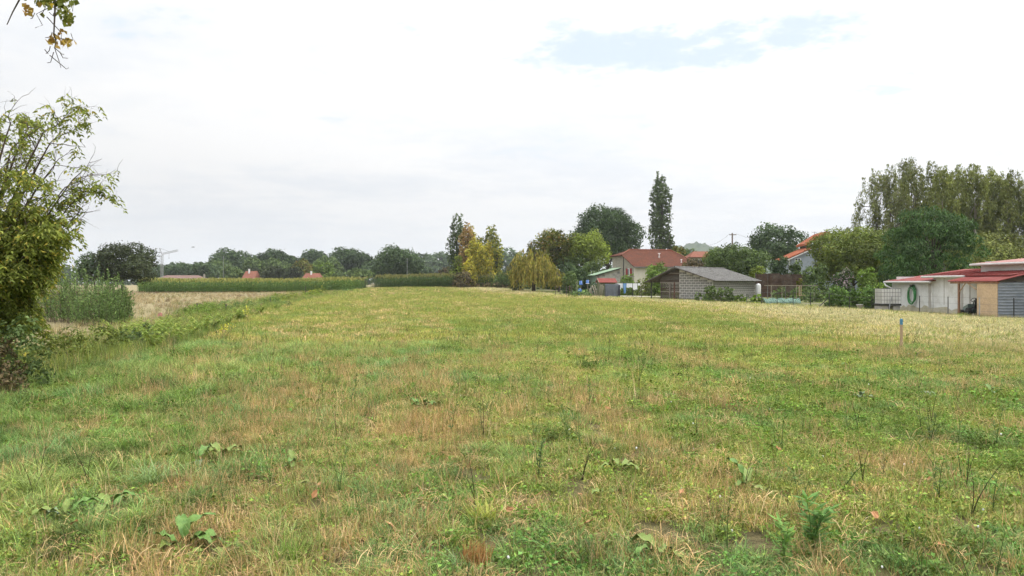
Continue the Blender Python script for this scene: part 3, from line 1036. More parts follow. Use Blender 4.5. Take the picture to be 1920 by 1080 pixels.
    tree('garden_tree', 'pale green tree right of the red roof below the far hill', 1292, 200, 463, 40, 'mid', seed=28, cpx=2.4, dens=2.2, bot=500)
    tree('garden_bush', 'dark green bush between the golden willow and the green roofed lean-to', 1086, 112, 506, 42, 'oak', 'bush', style='shrub', seed=29, cpx=2.4, dens=2.8, trunk=False)
    tree('garden_bush', 'rounded dark bush behind the blue buckets', 1070, 110, 511, 36, 'mid', 'bush', style='shrub', seed=30, cpx=2.4, dens=2.8, trunk=False)
    tree('garden_bush', 'leafy bush in front of the cream house wall', 1233, 98, 497, 50, 'bright', 'bush', style='shrub', seed=31, cpx=2.4, dens=2.6, trunk=False)
    tree('garden_bush', 'light green bush behind the washing line', 1178, 100, 516, 40, 'bright', 'bush', style='shrub', seed=32, cpx=2.4, dens=2.6, trunk=False)
    tree('garden_bush', 'dull yellow green bush right of the washing', 1208, 96, 524, 34, 'olive', 'bush', style='shrub', seed=33, cpx=2.4, dens=2.2, trunk=False)
    tree('garden_bush', 'thin brownish shrub before the right end of the red roof', 1298, 106, 480, 40, 'brown', 'bush', seed=34, cpx=2.2, dens=2.4, bot=530)
    tree('fruit_tree', 'broad dark leaved fruit tree behind the grey barn roof', 1380, 100, 452, 110, 'mid', seed=35, cpx=2.6, dens=2.8, bot=530, nlobes=18)
    tree('fruit_tree', 'yellow green fruit tree just left behind the grey barn ridge', 1352, 106, 459, 60, 'olive', seed=36, cpx=2.6, dens=2.4, bot=530)
    tree('walnut_tree', 'open crowned dark tree above the rusty garden wall', 1455, 135, 413, 116, 'far', seed=37, cpx=2.8, dens=2.0, bot=505, nlobes=18, lobe_r=.34)
    tree('garden_bush', 'dense round dark green bush behind the rusty garden wall', 1461, 92, 484, 46, 'oak', 'bush', style='shrub', seed=38, cpx=2.4, dens=3.0, trunk=False)
    tree('garden_bush', 'small green bush under the grey gable window', 1492, 93, 490, 32, 'mid', 'bush', style='shrub', seed=39, cpx=2.4, dens=2.6, trunk=False)
    tree('garden_bush', 'low yellow green bush behind the end of the barn roof', 1420, 90, 500, 40, 'lime', 'bush', style='shrub', seed=40, cpx=2.4, dens=2.0, trunk=False)
    tree('garden_tree', 'large olive green tree in front of the grey gabled house', 1600, 78, 418, 158, 'olive', seed=41, cpx=2.8, dens=2.9, bot=548, nlobes=30, lobe_r=.32)
    tree('garden_bush', 'dark green bush left under the large olive green tree', 1530, 72, 500, 56, 'mid', 'bush', style='shrub', seed=42, cpx=2.4, dens=2.8, trunk=False)
    # the umbrella shaped pagoda tree
    global rng
    rng = np.random.default_rng(4242)
    random.seed(42)
    Y = 66.0
    x = X(1749, Y)
    zb = tz(x, Y)
    t = thing('pagoda_tree', 'dark green umbrella shaped weeping tree behind the white sheds', 'tree', (x, Y, zb))
    h = Z(392, Y) - zb
    R = 178 / F * Y / 2
    lobes = []
    for i in range(44):
        u = (i + .5) / 44
        a = i * 2.399
        q = math.sqrt(u)
        zz = h * (0.40 + 0.60 * math.sqrt(max(0, 1 - q * q * .95))) - .4
        lr = R * random.uniform(.17, .30)
        rq = R * random.uniform(.74, .93) * q
        lobes.append(((rq * math.cos(a), rq * math.sin(a), zz + random.uniform(-.7, .3)), (lr, lr, lr * random.uniform(.45, .7))))
    for i in range(26):
        a = i * 2.399
        q = random.uniform(.72, .88)
        lobes.append(((R * q * math.cos(a), R * q * math.sin(a), h * random.uniform(.12, .42)), (R * .2, R * .2, h * .13)))
    crown_object(lobes, 24000, 5.0 / F * Y, *GREENS['sophora'], t, droop=0.9, aspect=.42, clump_n=10, shell=.22)
    trunk_mesh(h, .22, [l[0] for l in lobes[:12]], .06, .03, base_h=h * .55).build('trunk', M['bark'], t, True)
    for k, (px, Y, top, w, pal, lab) in enumerate([(1075, 136, 486, 84, 'mid', 'green hedge filling the gap between golden willow and lean-to'), (1062, 131, 497, 56, 'oak', 'dark hedge under the brown tinged tree behind the willow'), (1112, 128, 492, 50, 'mid', 'dark hedge behind the green roofed lean-to'),
                                                   (1720, 82, 468, 110, 'dark', 'dark hedge behind the lower white shed roof'), (975, 145, 505, 50, 'mid', 'green hedge behind the left side of the golden willow'), (1020, 138, 500, 60, 'mid', 'green hedge behind the middle of the golden willow')]):
        tree('hedge_bush', lab, px, Y, top, w, pal, 'bush', style='shrub', seed=400 + k, cpx=2.8, dens=2.4, trunk=False)
    # birches
    gb = 'row of tall birches at the right'
    B = [(1640, 116, 318, 92, 'birch', 'leftmost tall birch with drooping twigs and sky showing through'),
         (1672, 113, 311, 80, 'birch', 'second birch from the left, dark and airy'),
         (1694, 116, 299, 84, 'birch', 'highest birch of the row at the right'),
         (1716, 112, 302, 78, 'birch', 'fourth birch from the left, thin with bright gaps'),
         (1742, 114, 307, 80, 'birch', 'fifth birch from the left above the umbrella shaped tree'),
         (1766, 110, 316, 84, 'birch_olive', 'sixth birch, where the row turns dense and olive'),
         (1800, 108, 315, 100, 'birch_olive', 'seventh birch, dense olive crown behind the umbrella tree'),
         (1822, 112, 312, 90, 'birch_olive', 'eighth birch with a pale stem showing'),
         (1862, 106, 321, 110, 'birch_olive', 'ninth birch, broad olive crown near the right edge'),
         (1900, 108, 322, 110, 'birch_olive', 'tenth birch at the right edge of the picture'),
         (1948, 105, 318, 110, 'birch_olive', 'last birch of the row, cut by the right picture edge')]
    for i, (px, Y, top, w, pal, lab) in enumerate(B):
        sparse = i < 5
        random.seed(900 + i)
        tree('birch_tree', lab, px + random.uniform(-6, 6), Y + random.uniform(-5, 5), top + random.uniform(-2, 7), w * random.uniform(1.0, 1.35), pal, group=gb, style='birch', seed=300 + i,
             cpx=2.3 if sparse else 2.5, dens=1.3 if sparse else 2.6, bot=500 if sparse else 515, droop=1.8, aspect=.30, bark='bark' if sparse else 'bark_pale', nlobes=70 if sparse else 110)
    tree('hedge_bush', 'dark hedge mass closing the gap below the birches', 1860, 98, 450, 150, 'birch_olive', 'bush', style='shrub', seed=61, cpx=3.0, dens=2.2, trunk=False, nlobes=20)
    tree('hedge_bush', 'dark undergrowth between olive tree and umbrella tree', 1668, 84, 470, 70, 'dark', 'bush', style='shrub', seed=62, cpx=3.0, dens=2.2, trunk=False)
    # garden shrubs
    def bloom(P, tint):
        m = (rng.random(len(P)) < 0.22) & (P[:, 2] > 1.3)
        tint[m] = np.array([0.52, 0.40, 0.45]) * (0.8 + .4 * rng.random((m.sum(), 1)))
        return tint
    tree('flowering_shrub', 'shrub with pale pink flower heads behind the hedge bushes', 1580, 58, 507, 46, 'oak', 'shrub', style='shrub', seed=63, cpx=2.6, dens=2.8, trunk=False, zcol=bloom)
    tree('garden_bush', 'bright yellow green round bush right of the pink flowering shrub', 1625, 58, 504, 46, 'bright', 'bush', style='shrub', seed=64, cpx=2.6, dens=2.8, trunk=False)
    gl = 'laurel bushes along the garden fence'
    for i, (px, top, w, lab) in enumerate([(1569, 541, 44, 'left laurel hedge bush beside the braced fence post'), (1601, 542, 34, 'middle and smallest laurel hedge bush'),
                                           (1633, 541, 44, 'right laurel hedge bush touching the white water tank')]):
        tree('laurel_bush', lab, px, 51.0 - i * .9, top, w, 'laurel', 'bush', gl, style='shrub', seed=70 + i, cpx=3.0, dens=3.2, trunk=False, nlobes=12)
    tree('oleander_bush', 'light green shoots sticking up behind the right laurel bush', 1650, 52, 530, 34, 'bright', 'bush', style='shrub', seed=74, cpx=3.0, dens=1.4, trunk=False, droop=-1, aspect=.3)
    # bean row and squashes by the barn
    gv = 'climbing beans on the garden fence'
    for i, (px, Y, top, w, lab) in enumerate([(1333, 66, 537, 36, 'dense climbing beans in front of the block wall, left half'), (1362, 65, 537, 36, 'dense climbing beans in front of the barn corner, right half'),
                                              (1309, 67, 549, 20, 'thin trailing vine at the left end of the bean row')]):
        tree('bean_vine', lab, px, Y, top, w, 'mid', 'plant', gv, style='shrub', seed=80 + i, cpx=3.4, dens=2.4 if i < 2 else 1.0, trunk=False, aspect=.8)
    for i, (px, Y, w, lab) in enumerate([(1388, 63, 22, 'left of the three low squash plants beside the beans'), (1404, 62, 24, 'middle squash plant with big pale leaves'), (1420, 61, 20, 'right squash plant beside the first dark fence post')]):
        tree('squash_plant', lab, px, Y, 555, w, 'bright', 'plant', 'squash plants', style='shrub', seed=85 + i, cpx=5, dens=1.7, trunk=False, aspect=.9)
    for i, (px, Y, top, w, lab) in enumerate([(1462, 70, 540, 34, 'tomato plants tied up inside the timber frame, left'), (1492, 70, 541, 36, 'tomato plants inside the timber frame, right'),
                                              (1525, 66, 541, 40, 'green bean plants at the right end of the timber frame')]):
        tree('tomato_plant', lab, px, Y, top, w, 'mid', 'plant', 'vegetable plants', style='shrub', seed=90 + i, cpx=2.8, dens=1.8, trunk=False)
    tree('ground_ivy', 'low green weeds at the foot of the blue drum left of the sticks', 1088, 90, 545, 50, 'weed', 'weeds', style='shrub', seed=95, cpx=2.6, dens=2.4, trunk=False)
    tree('garden_bush', 'dark leaf mass behind the small red roofed tool shed', 1120, 99, 530, 30, 'oak', 'bush', style='shrub', seed=96, cpx=2.6, dens=2.4, trunk=False)
    tree('rose_bush', 'pale leaved small rose in front of the rusty wall', 1498, 76, 523, 14, 'autumn', 'bush', style='shrub', seed=97, cpx=2.6, dens=1.5, trunk=False)


mid_trees()


# ------------------------------------------------------------------ bushes of the left foreground
def left_side():
    global rng
    rng = np.random.default_rng(99)
    random.seed(99)
    # tall goosefoot thicket
    gname = 'tall green weed thicket at the left'
    for i, (px, Y, top, w, lab) in enumerate([(165, 32, 503, 110, 'tall feathery green weeds, the big clump beside the roadside ash'), (212, 31, 524, 54, 'tall feathery green weeds, the right slope of the thicket'),
                                              (110, 33, 512, 80, 'tall feathery green weeds half hidden behind the ash'), (190, 30, 540, 80, 'dark lower weeds at the foot of the thicket')]):
        x, zb = X(px, Y), tz(X(px, Y), Y)
        h, R = Z(top, Y) - zb, w / F * Y / 2
        t = thing('tall_weed', lab, 'weeds', (x, Y, zb), 0, gname)
        C, A, tm = [], [], MB()
        for s in range(95):
            a, q = random.random() * 6.28, math.sqrt(random.random())
            bx, by = R * q * math.cos(a), R * q * math.sin(a) * 1.2
            hh = h * 1.18 * (1 - .42 * q * q) * random.uniform(.55, 1.06)
            lx, ly = bx * .18 + random.gauss(0, .1), by * .18 + random.gauss(0, .1)
            tm.tube([(bx, by, -.05), (bx + lx, by + ly, hh)], [.008, .004], 3)
            for j in range(44):
                u = .12 + .88 * random.random()
                an = random.random() * 6.28
                rr = (.04 + .22 * (1 - u)) * random.uniform(.3, 1.2)
                C.append((bx + lx * u + math.cos(an) * rr, by + ly * u + math.sin(an) * rr, hh * u))
                A.append((math.cos(an) * .7, math.sin(an) * .7, random.uniform(.1, 1.0)))
        C, A = np.array(C), np.array(A)
        tint = palette(len(C), *GREENS['weed'], None, .2)
        link('crown', card_mesh('crown', C, rng.normal(size=C.shape), .10 * (0.6 + .9 * rng.random(len(C))), tint, .34, A), None, t)
        tm.build('stem', M['twig'], t)

    # ---- roadside ash with bare twigs
    Y0 = 12.6
    bx, by = -9.55, 12.9
    t = thing('ash_tree', 'half bare roadside ash with drooping leaves at the left picture edge', 'tree', (bx, by, tz(bx, by)))
    tm = MB()
    C, A, B = [], [], []
    targets = [(20, 232, 12.6), (-50, 200, 12.9), (82, 250, 12.4), (100, 312, 12.7), (122, 352, 12.3), (105, 402, 12.6), (52, 240, 13.1), (40, 330, 12.2),
               (60, 445, 12.4), (78, 462, 12.0), (50, 380, 12.0), (-60, 260, 12.8), (20, 280, 12.9), (-20, 400, 11.8), (45, 480, 11.8), (65, 505, 12.2), (-70, 350, 12.2), (138, 338, 12.5), (134, 385, 12.4), (126, 418, 12.3), (96, 270, 12.5)]

    def twig(p, d, ln, r, lvl, leafy):
        pts = [Vector(p)]
        d = Vector(d).normalized()
        ns = 5
        for k in range(ns):
            d = (d + Vector((random.gauss(0, .22), random.gauss(0, .22), random.gauss(0.02, .16)))).normalized()
            pts.append(pts[-1] + d * ln / ns)
        tm.tube(pts, [r * (1 - .7 * k / ns) for k in range(ns + 1)], 4, False)
        if lvl > 0:
            for k in range(1, ns + 1):
                for _ in range(2 if lvl > 1 else 1):
                    if random.random() < .78:
                        dd = (d + Vector((random.gauss(0, .7), random.gauss(0, .7), random.gauss(.05, .5)))).normalized()
                        twig(pts[k], dd, ln * random.uniform(.4, .7), r * .55, lvl - 1, leafy)
        if lvl <= 1:
            for k in range(1, ns + 1):
                if random.random() < leafy:
                    q = pts[k]
                    dd = Vector((random.gauss(0, .6), random.gauss(0, .6), -.25)).normalized()
                    nl = random.randint(5, 9)
                    sc = random.uniform(.75, 1.2)
                    side = dd.cross(Vector((0, 0, 1))).normalized()
                    for j in range(nl):
                        s = j // 2
                        sg = 1 if j % 2 else -1
                        pos = q + dd * (.05 + .05 * s) * sc + Vector((0, 0, -.008 * s * s)) + side * sg * .028 * sc
                        C.append(pos)
                        A.append(side * sg * .8 + dd * .6 + Vector((0, 0, -.45)))
                        B.append(random.uniform(.75, 1.3) if j else 1)
    for (px, py, Y) in targets:
        e = Vector((X(px, Y) - bx, Y - by, Z(py, Y)))
        m1 = Vector((e.x * .25 + random.gauss(0, .12), e.y * .25 + random.gauss(0, .12), e.z * .42))
        m2 = Vector((e.x * .62 + random.gauss(0, .1), e.y * .62, e.z * .76))
        r0 = .045 if py < 330 else .035
        pts = [Vector((random.gauss(0, .08), random.gauss(0, .08), -.05)), m1, m2, e]
        fine = []
        for k in range(13):
            u = k / 12
            a1, a2, a3 = pts[0].lerp(pts[1], u), pts[1].lerp(pts[2], u), pts[2].lerp(pts[3], u)
            b1, b2 = a1.lerp(a2, u), a2.lerp(a3, u)
            fine.append(b1.lerp(b2, u) + Vector((random.gauss(0, .012), random.gauss(0, .012), 0)))
        tm.tube(fine, [r0 * (1 - .85 * k / 12) + .003 for k in range(13)], 6)
        for k in range(4, 13):
            p = fine[k]
            d0 = (fine[k] - fine[k - 1]).normalized()
            low = p.z < 2.9
            low = p.z < 2.5
            leafy = .5 if low else (.24 if px < 70 else .15 if px < 125 else .05)
            for _ in range(2 if low or k % 3 == 0 else 1):
                d = (d0 * .7 + Vector((random.gauss(.15, .7), random.gauss(0, .6), random.gauss(.1, .5)))).normalized()
                twig(p, d, random.uniform(.35, .75) * (.75 if low else 1.0), .008, 2 if (low and k % 2) or random.random() < .22 else 1, leafy)
    # dense lower leaf mass
    C, A, B = np.array([tuple(c) for c in C]), np.array([tuple(a) for a in A]), np.array(B)
    cols, w = [(0.130, 0.155, 0.032), (0.170, 0.190, 0.044), (0.095, 0.118, 0.026), (0.26, 0.22, 0.045)], [4, 3, 3, .8]
    tint = palette(len(C), cols, w, B, .15)
    n = unit(rng.normal(size=C.shape) + np.array([0, 0, 1.0]))
    link('crown', card_mesh('crown', C, n, .085 * (0.7 + .6 * rng.random(len(C))), tint, .38, A), None, t)
    tm.build('trunk', M['twig'], t, True)
    print('ash leaves', len(C), 'wood faces', len(tm.f))
    t2 = thing('elder_bush', 'dense yellow green leaf mass low in the roadside ash', 'bush', (-9.2, 12.2, tz(-9.2, 12.2)))
    lobes = []
    for i, (px, py, Y, rp) in enumerate([(20, 470, 12.2, 55), (62, 462, 12.4, 36), (82, 485, 12.0, 30), (30, 440, 12.6, 36), (-30, 450, 12.6, 60), (48, 515, 11.9, 34), (0, 530, 12.0, 45), (-30, 590, 12.2, 50), (20, 575, 12.3, 30), (96, 470, 12.3, 18)]):
        lobes.append(((X(px, Y) + 9.2 - .48, Y - 12.2, Z(py, Y)), (rp / F * Y, rp / F * Y * .9, rp / F * Y * .8)))
    crown_object(lobes, 8200, .082, [(0.130, 0.160, 0.030), (0.170, 0.190, 0.040), (0.095, 0.118, 0.026), (0.26, 0.22, 0.04)], [4, 3, 3, .8], t2, droop=.7, aspect=.42, clump_n=8, shell=.55)
    tb = MB()
    for lb in lobes:
        c = lb[0]
        tb.tube([(random.gauss(-.2, .1), random.gauss(0, .1), -.05), (c[0] * .4 - .1, c[1] * .4, c[2] * .5), c], [.03, .02, .006], 5)
    tb.build('stem', M['twig'], t2, True)

    # brambles and undergrowth below
    gbr = 'brambles along the left edge'
    BR = [(30, 11.6, 600, 120, 'mid', 'bramble heap under the ash at the left picture edge'), (5, 11.0, 640, 90, 'brown', 'dark bramble heap nearest the camera at the left edge'),
          (110, 14.8, 625, 120, 'olive', 'brownish bramble tangle right below the ash'), (185, 17.2, 617, 120, 'olive', 'low bramble bank between the ash and the ferns'),
          (255, 19.0, 614, 100, 'mid', 'low bramble bank left of the bracken')]
    for i, (px, Y, top, w, pal, lab) in enumerate(BR):
        tree('bramble_bush', lab, px, Y, top, w, pal, 'brambles', gbr, style='shrub', seed=120 + i, cpx=5.2 if Y < 13 else 4.4, dens=1.7, trunk=False, nlobes=14, aspect=.5)
    # bracken fronds
    def fern_mesh(seed):
        r = random.Random(seed)
        C, A, B = [], [], []
        for f in range(9):
            a = r.random() * 6.28
            ln = r.uniform(.55, .95)
            for j in range(22):
                u = (j + 1) / 22
                rr = ln * u * .8
                zz = ln * (1.25 * u - .62 * u * u) + .25 * u
                for sg in (-1, 1):
                    w = .20 * (1 - u) + .03
                    C.append((math.cos(a) * rr - math.sin(a) * sg * w * .5, math.sin(a) * rr + math.cos(a) * sg * w * .5, zz - .03))
                    A.append((-math.sin(a) * sg + math.cos(a) * .5, math.cos(a) * sg + math.sin(a) * .5, -.15))
                    B.append(w)
        C, A, B = np.array(C), np.array(A), np.array(B)
        tint = palette(len(C), [(0.115, 0.165, 0.034), (0.15, 0.20, 0.045), (0.18, 0.20, 0.05)], None, None, .25)
        return card_mesh('fronds', C, np.tile([0, 0, 1.0], (len(C), 1)) + .6 * rng.normal(size=C.shape), B * 1.35 + .03, tint, .20, A)
    fm = [fern_mesh(k) for k in range(4)]
    spots = [(236, 655), (268, 644), (300, 640), (326, 650), (352, 640), (378, 628), (398, 620), (290, 660), (425, 610), (452, 601), (486, 591), (520, 582), (316, 630), (215, 648)]
    for i, (px, py) in enumerate(spots):
        Y = gy(py)
        x = X(px, Y)
        o = link('bracken_fern', fm[i % 4])
        o.location = (x, Y, tz(x, Y) + .05)
        s = random.uniform(.7, .98)
        o.scale = (s, s, s * random.uniform(.75, 1.1))
        o.rotation_euler = (0, 0, random.random() * 6)
        tag(o, 'bright green bracken fern in the strip left of the meadow', 'fern', 'bracken ferns along the left strip')
    # green weeds continuing along the strip to the maize
    gw = 'green weeds along the left strip'
    for i in range(20):
        u = i / 19
        Y = 34 * (128 / 34) ** u
        x = float(line_left(Y)) + random.uniform(-2.2, .2) * (0.4 + Y / 80)
        px = 960 + F * x / Y
        h = random.uniform(.35, .65) * (.8 + Y / 200)
        tree('weed_bush', 'leafy weed clump on the left meadow edge, number ' + WORDS[i] + ' beyond the ferns', px, Y, HY - (h - H + tz(x, Y)) * F / Y, random.uniform(1.4, 2.6) * F / Y, random.choice(['bright', 'weed', 'lime', 'lime']), 'weeds', gw,
             style='shrub', seed=140 + i, cpx=2.4, dens=1.5, trunk=False, nlobes=8, aspect=.3)
    # goldenrod spikes
    for i, (px, py, h) in enumerate([(466, 605, .55), (590, 556, 1.0), (603, 555, 1.1), (582, 557, .8), (415, 640, .4)]):
        Y = gy(py)
        x = X(px, Y)
        t = thing('goldenrod', 'yellow flowering goldenrod in the weeds at the left strip', 'flower', (x, Y, tz(x, Y)), 0, 'goldenrods')
        st = MB()
        C = []
        for s in range(5):
            e = (random.gauss(0, .12), random.gauss(0, .12), h * random.uniform(.8, 1.3))
            st.tube([(0, 0, 0), e], [.006, .003], 4)
            for j in range(10):
                u = random.uniform(.7, 1.05)
                C.append((e[0] * u + random.gauss(0, .04), e[1] * u + random.gauss(0, .04), e[2] * u))
        st.build('stem', M['twig'], t)
        C = np.array(C)
        link('blossom', card_mesh('blossom', C, rng.normal(size=C.shape), .05, palette(len(C), [(0.42, 0.36, 0.04), (0.3, 0.30, 0.05)]), .8), None, t)

    # ---- tree whose branch hangs into the top left corner
    bx, by = -8.6, 6.4
    t = thing('tulip_tree', 'yellowing tree whose drooping branch hangs into the top left corner', 'tree', (bx, by, tz(bx, by)))
    tm = MB()
    Yb = 7.0

    def q(px, py, Y=Yb):
        return Vector((X(px, Y) - bx, Y - by, Z(py, Y)))
    tm.tube([(0, 0, -.1), (.05, 0, 2), (.1, .1, 4.2), (.3, .1, 6.5)], [.2, .16, .12, .06], 9)
    tm.tube([(.1, .1, 4.1), (1.6, .3, 5.2), (3.3, .5, 5.4), q(100, -150), q(103, -40), q(103, 20), q(101, 62), q(105, 78)], [.07, .05, .035, .022, .013, .009, .007, .004], 6)
    tm.tube([q(100, -100), q(60, -60), q(36, 0), q(24, 22), q(13, 46)], [.016, .012, .008, .006, .004], 5)
    tw = [[(101, 62), (118, 75), (136, 74), (143, 68)], [(101, 62), (93, 68), (84, 70)], [(104, 72), (108, 92), (106, 112), (113, 126)], [(106, 100), (98, 118), (90, 118)],
          [(107, 110), (118, 126), (127, 126)], [(108, 92), (116, 101), (121, 102)], [(108, 95), (118, 108), (124, 107)], [(97, 88), (93, 95), (89, 102)], [(89, 95), (93, 102)],
          [(103, 10), (86, 12), (72, 28), (71, 42), (66, 52)], [(72, 28), (62, 34), (54, 33)], [(80, 14), (82, 30), (93, 39)], [(84, 18), (92, 25), (101, 25)],
          [(103, -20), (125, -5), (133, 8), (134, 20)], [(103, 40), (112, 60), (119, 76)]]
    for pl in tw:
        pts = [q(*p) + Vector((0, random.gauss(0, .04), 0)) for p in pl]
        tm.tube(pts, [.0045 * (1 - .5 * k / len(pts)) for k in range(len(pts))], 4)
    C, A, cols = [], [], []
    green, och = [(0.15, 0.17, 0.035), (0.19, 0.20, 0.045), (0.11, 0.13, 0.03)], [(0.33, 0.22, 0.05), (0.28, 0.17, 0.05), (0.38, 0.27, 0.06)]

    def leaves(cx, cy, rx, ry, n, pal):
        for _ in range(n):
            C.append(q(random.gauss(cx, rx), random.gauss(cy, ry), Yb + random.gauss(0, .12)))
            A.append((random.gauss(0, .6), random.gauss(0, .6), -.8))
            cols.append(random.choice(pal))
    leaves(112, 0, 14, 10, 75, green)
    leaves(122, 22, 8, 9, 46, green)
    leaves(130, 38, 5, 6, 24, green + och[:1])
    leaves(82, 4, 12, 5, 26, green + och[:1])
    leaves(50, 12, 4, 5, 7, och)
    leaves(54, 22, 5, 3, 8, och)
    leaves(113, 58, 3, 3, 5, och)
    leaves(122, 80, 9, 4, 26, och)
    leaves(99, 74, 9, 5, 20, och)
    leaves(92, 10, 4, 3, 5, [(0.45, 0.33, 0.04)])
    leaves(100, -60, 40, 30, 160, green)
    C2 = np.array([tuple(c) for c in C])
    tint = np.array(cols) * (1 + .15 * rng.normal(size=(len(C2), 1)))
    lobes = [((1.2 + 1.5 * math.cos(k * 2.4), .2 + 1.3 * math.sin(k * 2.4), 7.2 + .5 * math.sin(k)), (1.0, 1.0, .7)) for k in range(9)]
    P, N, br, _ = lobe_points(lobes, 3000, .5)
    C3 = np.concatenate([C2, P])
    A3 = np.concatenate([np.array(A), rng.normal(size=P.shape) + np.array([0, 0, -.6])])
    T3 = np.concatenate([tint, palette(len(P), green + och[:1], None, br)])
    sz = np.concatenate([np.full(len(C2), .052) * (.7 + .6 * rng.random(len(C2))), np.full(len(P), .09)])
    link('crown', card_mesh('crown', C3, rng.normal(size=C3.shape), sz, T3, .85, A3), None, t)
    tm.build('trunk', M['bark'], t, True)


left_side()


# ------------------------------------------------------------------ buildings
def roof_local(mb_poly_list, thick):
    mb = MB()
    for p in mb_poly_list:
        mb.slab(p, thick)
    return mb


def farmhouse():
    a = math.radians(16)
    x, y = X(1190, 115), 115.0
    t = thing('farmhouse', 'cream and stone farmhouse with red tiled roof and red shutters', 'house', (x, y, tz(x, y) - .1), a)
    L, D = 11.4, 8.5
    k = .43

    def zr(yy):
        return 7.0 - k * (6.2 - yy)
    # walls: front cream, left side stone with a sloping head
    MB().box(0, L, 0, .3, 0, zr(0) - .12).build('wall', M['plaster_cream'], t)['label'] = 'cream rendered front wall'
    MB().prismx([(.305, 0), (.305, zr(.3) - .14), (4.0, zr(4.0) - .14), (D, zr(4.0) - .16), (D, 0)], -.002, .3).build('wall', M['stone_grey'], t)['label'] = 'grey stone side wall'
    MB().box(.305, L, D - .3, D, 0, 5.8).build('wall', M['stone_grey'], t)
    MB().prismx([(.305, 0), (.305, zr(.3) - .2), (D - .305, 5.6), (D - .305, 0)], L - .3, L - .003).build('wall', M['stone_grey'], t)
    rl, rr = (2.0, 6.2, 7.0), (9.4, 6.2, 7.0)
    fl, fr = (-.35, -.45, zr(-.45)), (L + .35, -.45, zr(-.45))
    ml = (-.35, 4.0, zr(4.0))
    bl, brr = (-.35, D + .35, zr(4.0) - .02), (L + .35, D + .35, zr(-.45) + .3)
    r = MB().slab([fl, fr, rr, rl, ml], .10)
    o = r.build('roof', M['tile_red'], t)
    MB().slab([ml, rl, bl], .10).build('roof_hip', M['tile_red'], t)
    MB().slab([fr, brr, rr], .10).build('roof_hip', M['tile_red'], t)
    MB().slab([bl, rl, rr, brr], .10).build('roof_back', M['tile_red'], t)
    rd = MB()
    for p, q in ((rl, rr), (ml, rl), (rr, fr)):
        rd.tube([Vector(p) + Vector((0, 0, .05)), Vector(q) + Vector((0, 0, .05))], .11, 6)
    rd.build('ridge_tiles', M['tile_pale'], o)
    MB().tube([(fl[0], fl[1] - .05, fl[2] - .12), (fr[0], fr[1] - .05, fr[2] - .12)], .07, 6).build('gutter', M['post_grey'], t)
    MB().tube([(-.08, 3.95, 0), (-.08, 3.95, zr(4.) - .2)], .06, 6).build('downpipe', M['post_dark'], t)
    # side window with red shutters
    w = MB().box(-.05, -.004, 1.65, 2.45, 2.75, 3.85).build('window', M['white_pipe'], t)
    MB().box(-.07, -.051, 1.72, 2.02, 2.82, 3.78).build('pane', M['curtain'], w)
    MB().box(-.07, -.051, 2.08, 2.38, 2.82, 3.78).build('pane', M['glass'], w)
    for yy in (1.02, 2.50):
        s = MB().box(-.06, -.005, yy, yy + .58, 2.72, 3.88)
        for j in range(9):
            s.box(-.075, -.061, yy + .05, yy + .53, 2.80 + j * .115, 2.88 + j * .115)
        s.build('shutter', M['shutter_red'], t)
    for xx in (7.9, 4.2):
        w = MB().box(xx, xx + .8, -.05, -.003, 2.9, 3.8).build('window', M['white_pipe'], t)
        MB().box(xx + .08, xx + .37, -.07, -.051, 2.98, 3.72).build('pane', M['glass'], w)
        MB().box(xx + .43, xx + .72, -.07, -.051, 2.98, 3.72).build('pane', M['glass'], w)
    for xx, yy, s in ((5.7, 3.0, 1.0), (8.6, 1.1, .7)):
        z0 = zr(yy)
        v = MB().tube([(xx, yy, z0 - .1), (xx, yy, z0 + .75 * s)], .07, 6)
        v.tube([(xx - .2 * s, yy, z0 + .7 * s), (xx + .2 * s, yy, z0 + .7 * s)], .06, 6)
        v.tube([(xx - .14 * s, yy, z0 + .12 * s), (xx + .18 * s, yy, z0 + .12 * s)], .05, 6)
        v.build('vent_pipe', M['white_pipe'], o)


farmhouse()


def lean_to():
    Y = 108.0
    x = X(1118, Y)
    t = thing('lean_to', 'stained grey lean-to with pale green sheet roof against the farmhouse', 'outbuilding', (x, Y, tz(x, Y) - .05), math.radians(6))
    W = (1163 - 1118) / F * Y
    z0, z1 = Z(514, Y) - tz(x, Y), Z(501, Y) - tz(x, Y)
    MB().prism([(0, 0), (W, 0), (W, z1 - .12), (0, z0 - .12)], 0, .2).build('wall', M['render_dirty'], t)
    MB().box(.003, .2, .205, 4.5, 0, z0 - .14).build('wall', M['green_door'], t)['label'] = 'pale green boarded end wall'
    MB().box(W - .2, W, .205, 4.5, 0, z1 - .16).build('wall', M['render_dirty'], t)
    MB().slab([(-.35, -.35, z0 - .1), (W + .1, -.35, z1), (W + .1, 4.7, z1 + .03), (-.35, 4.7, z0 - .07)], .05).build('roof', M['green_sheet'], t)
    MB().slab([(-.33, -.37, z0 - .155), (W + .1, -.37, z1 - .055), (W + .1, -.31, z1 - .055), (-.33, -.31, z0 - .155)], .12).build('fascia', M['post_dark'], t)


lean_to()


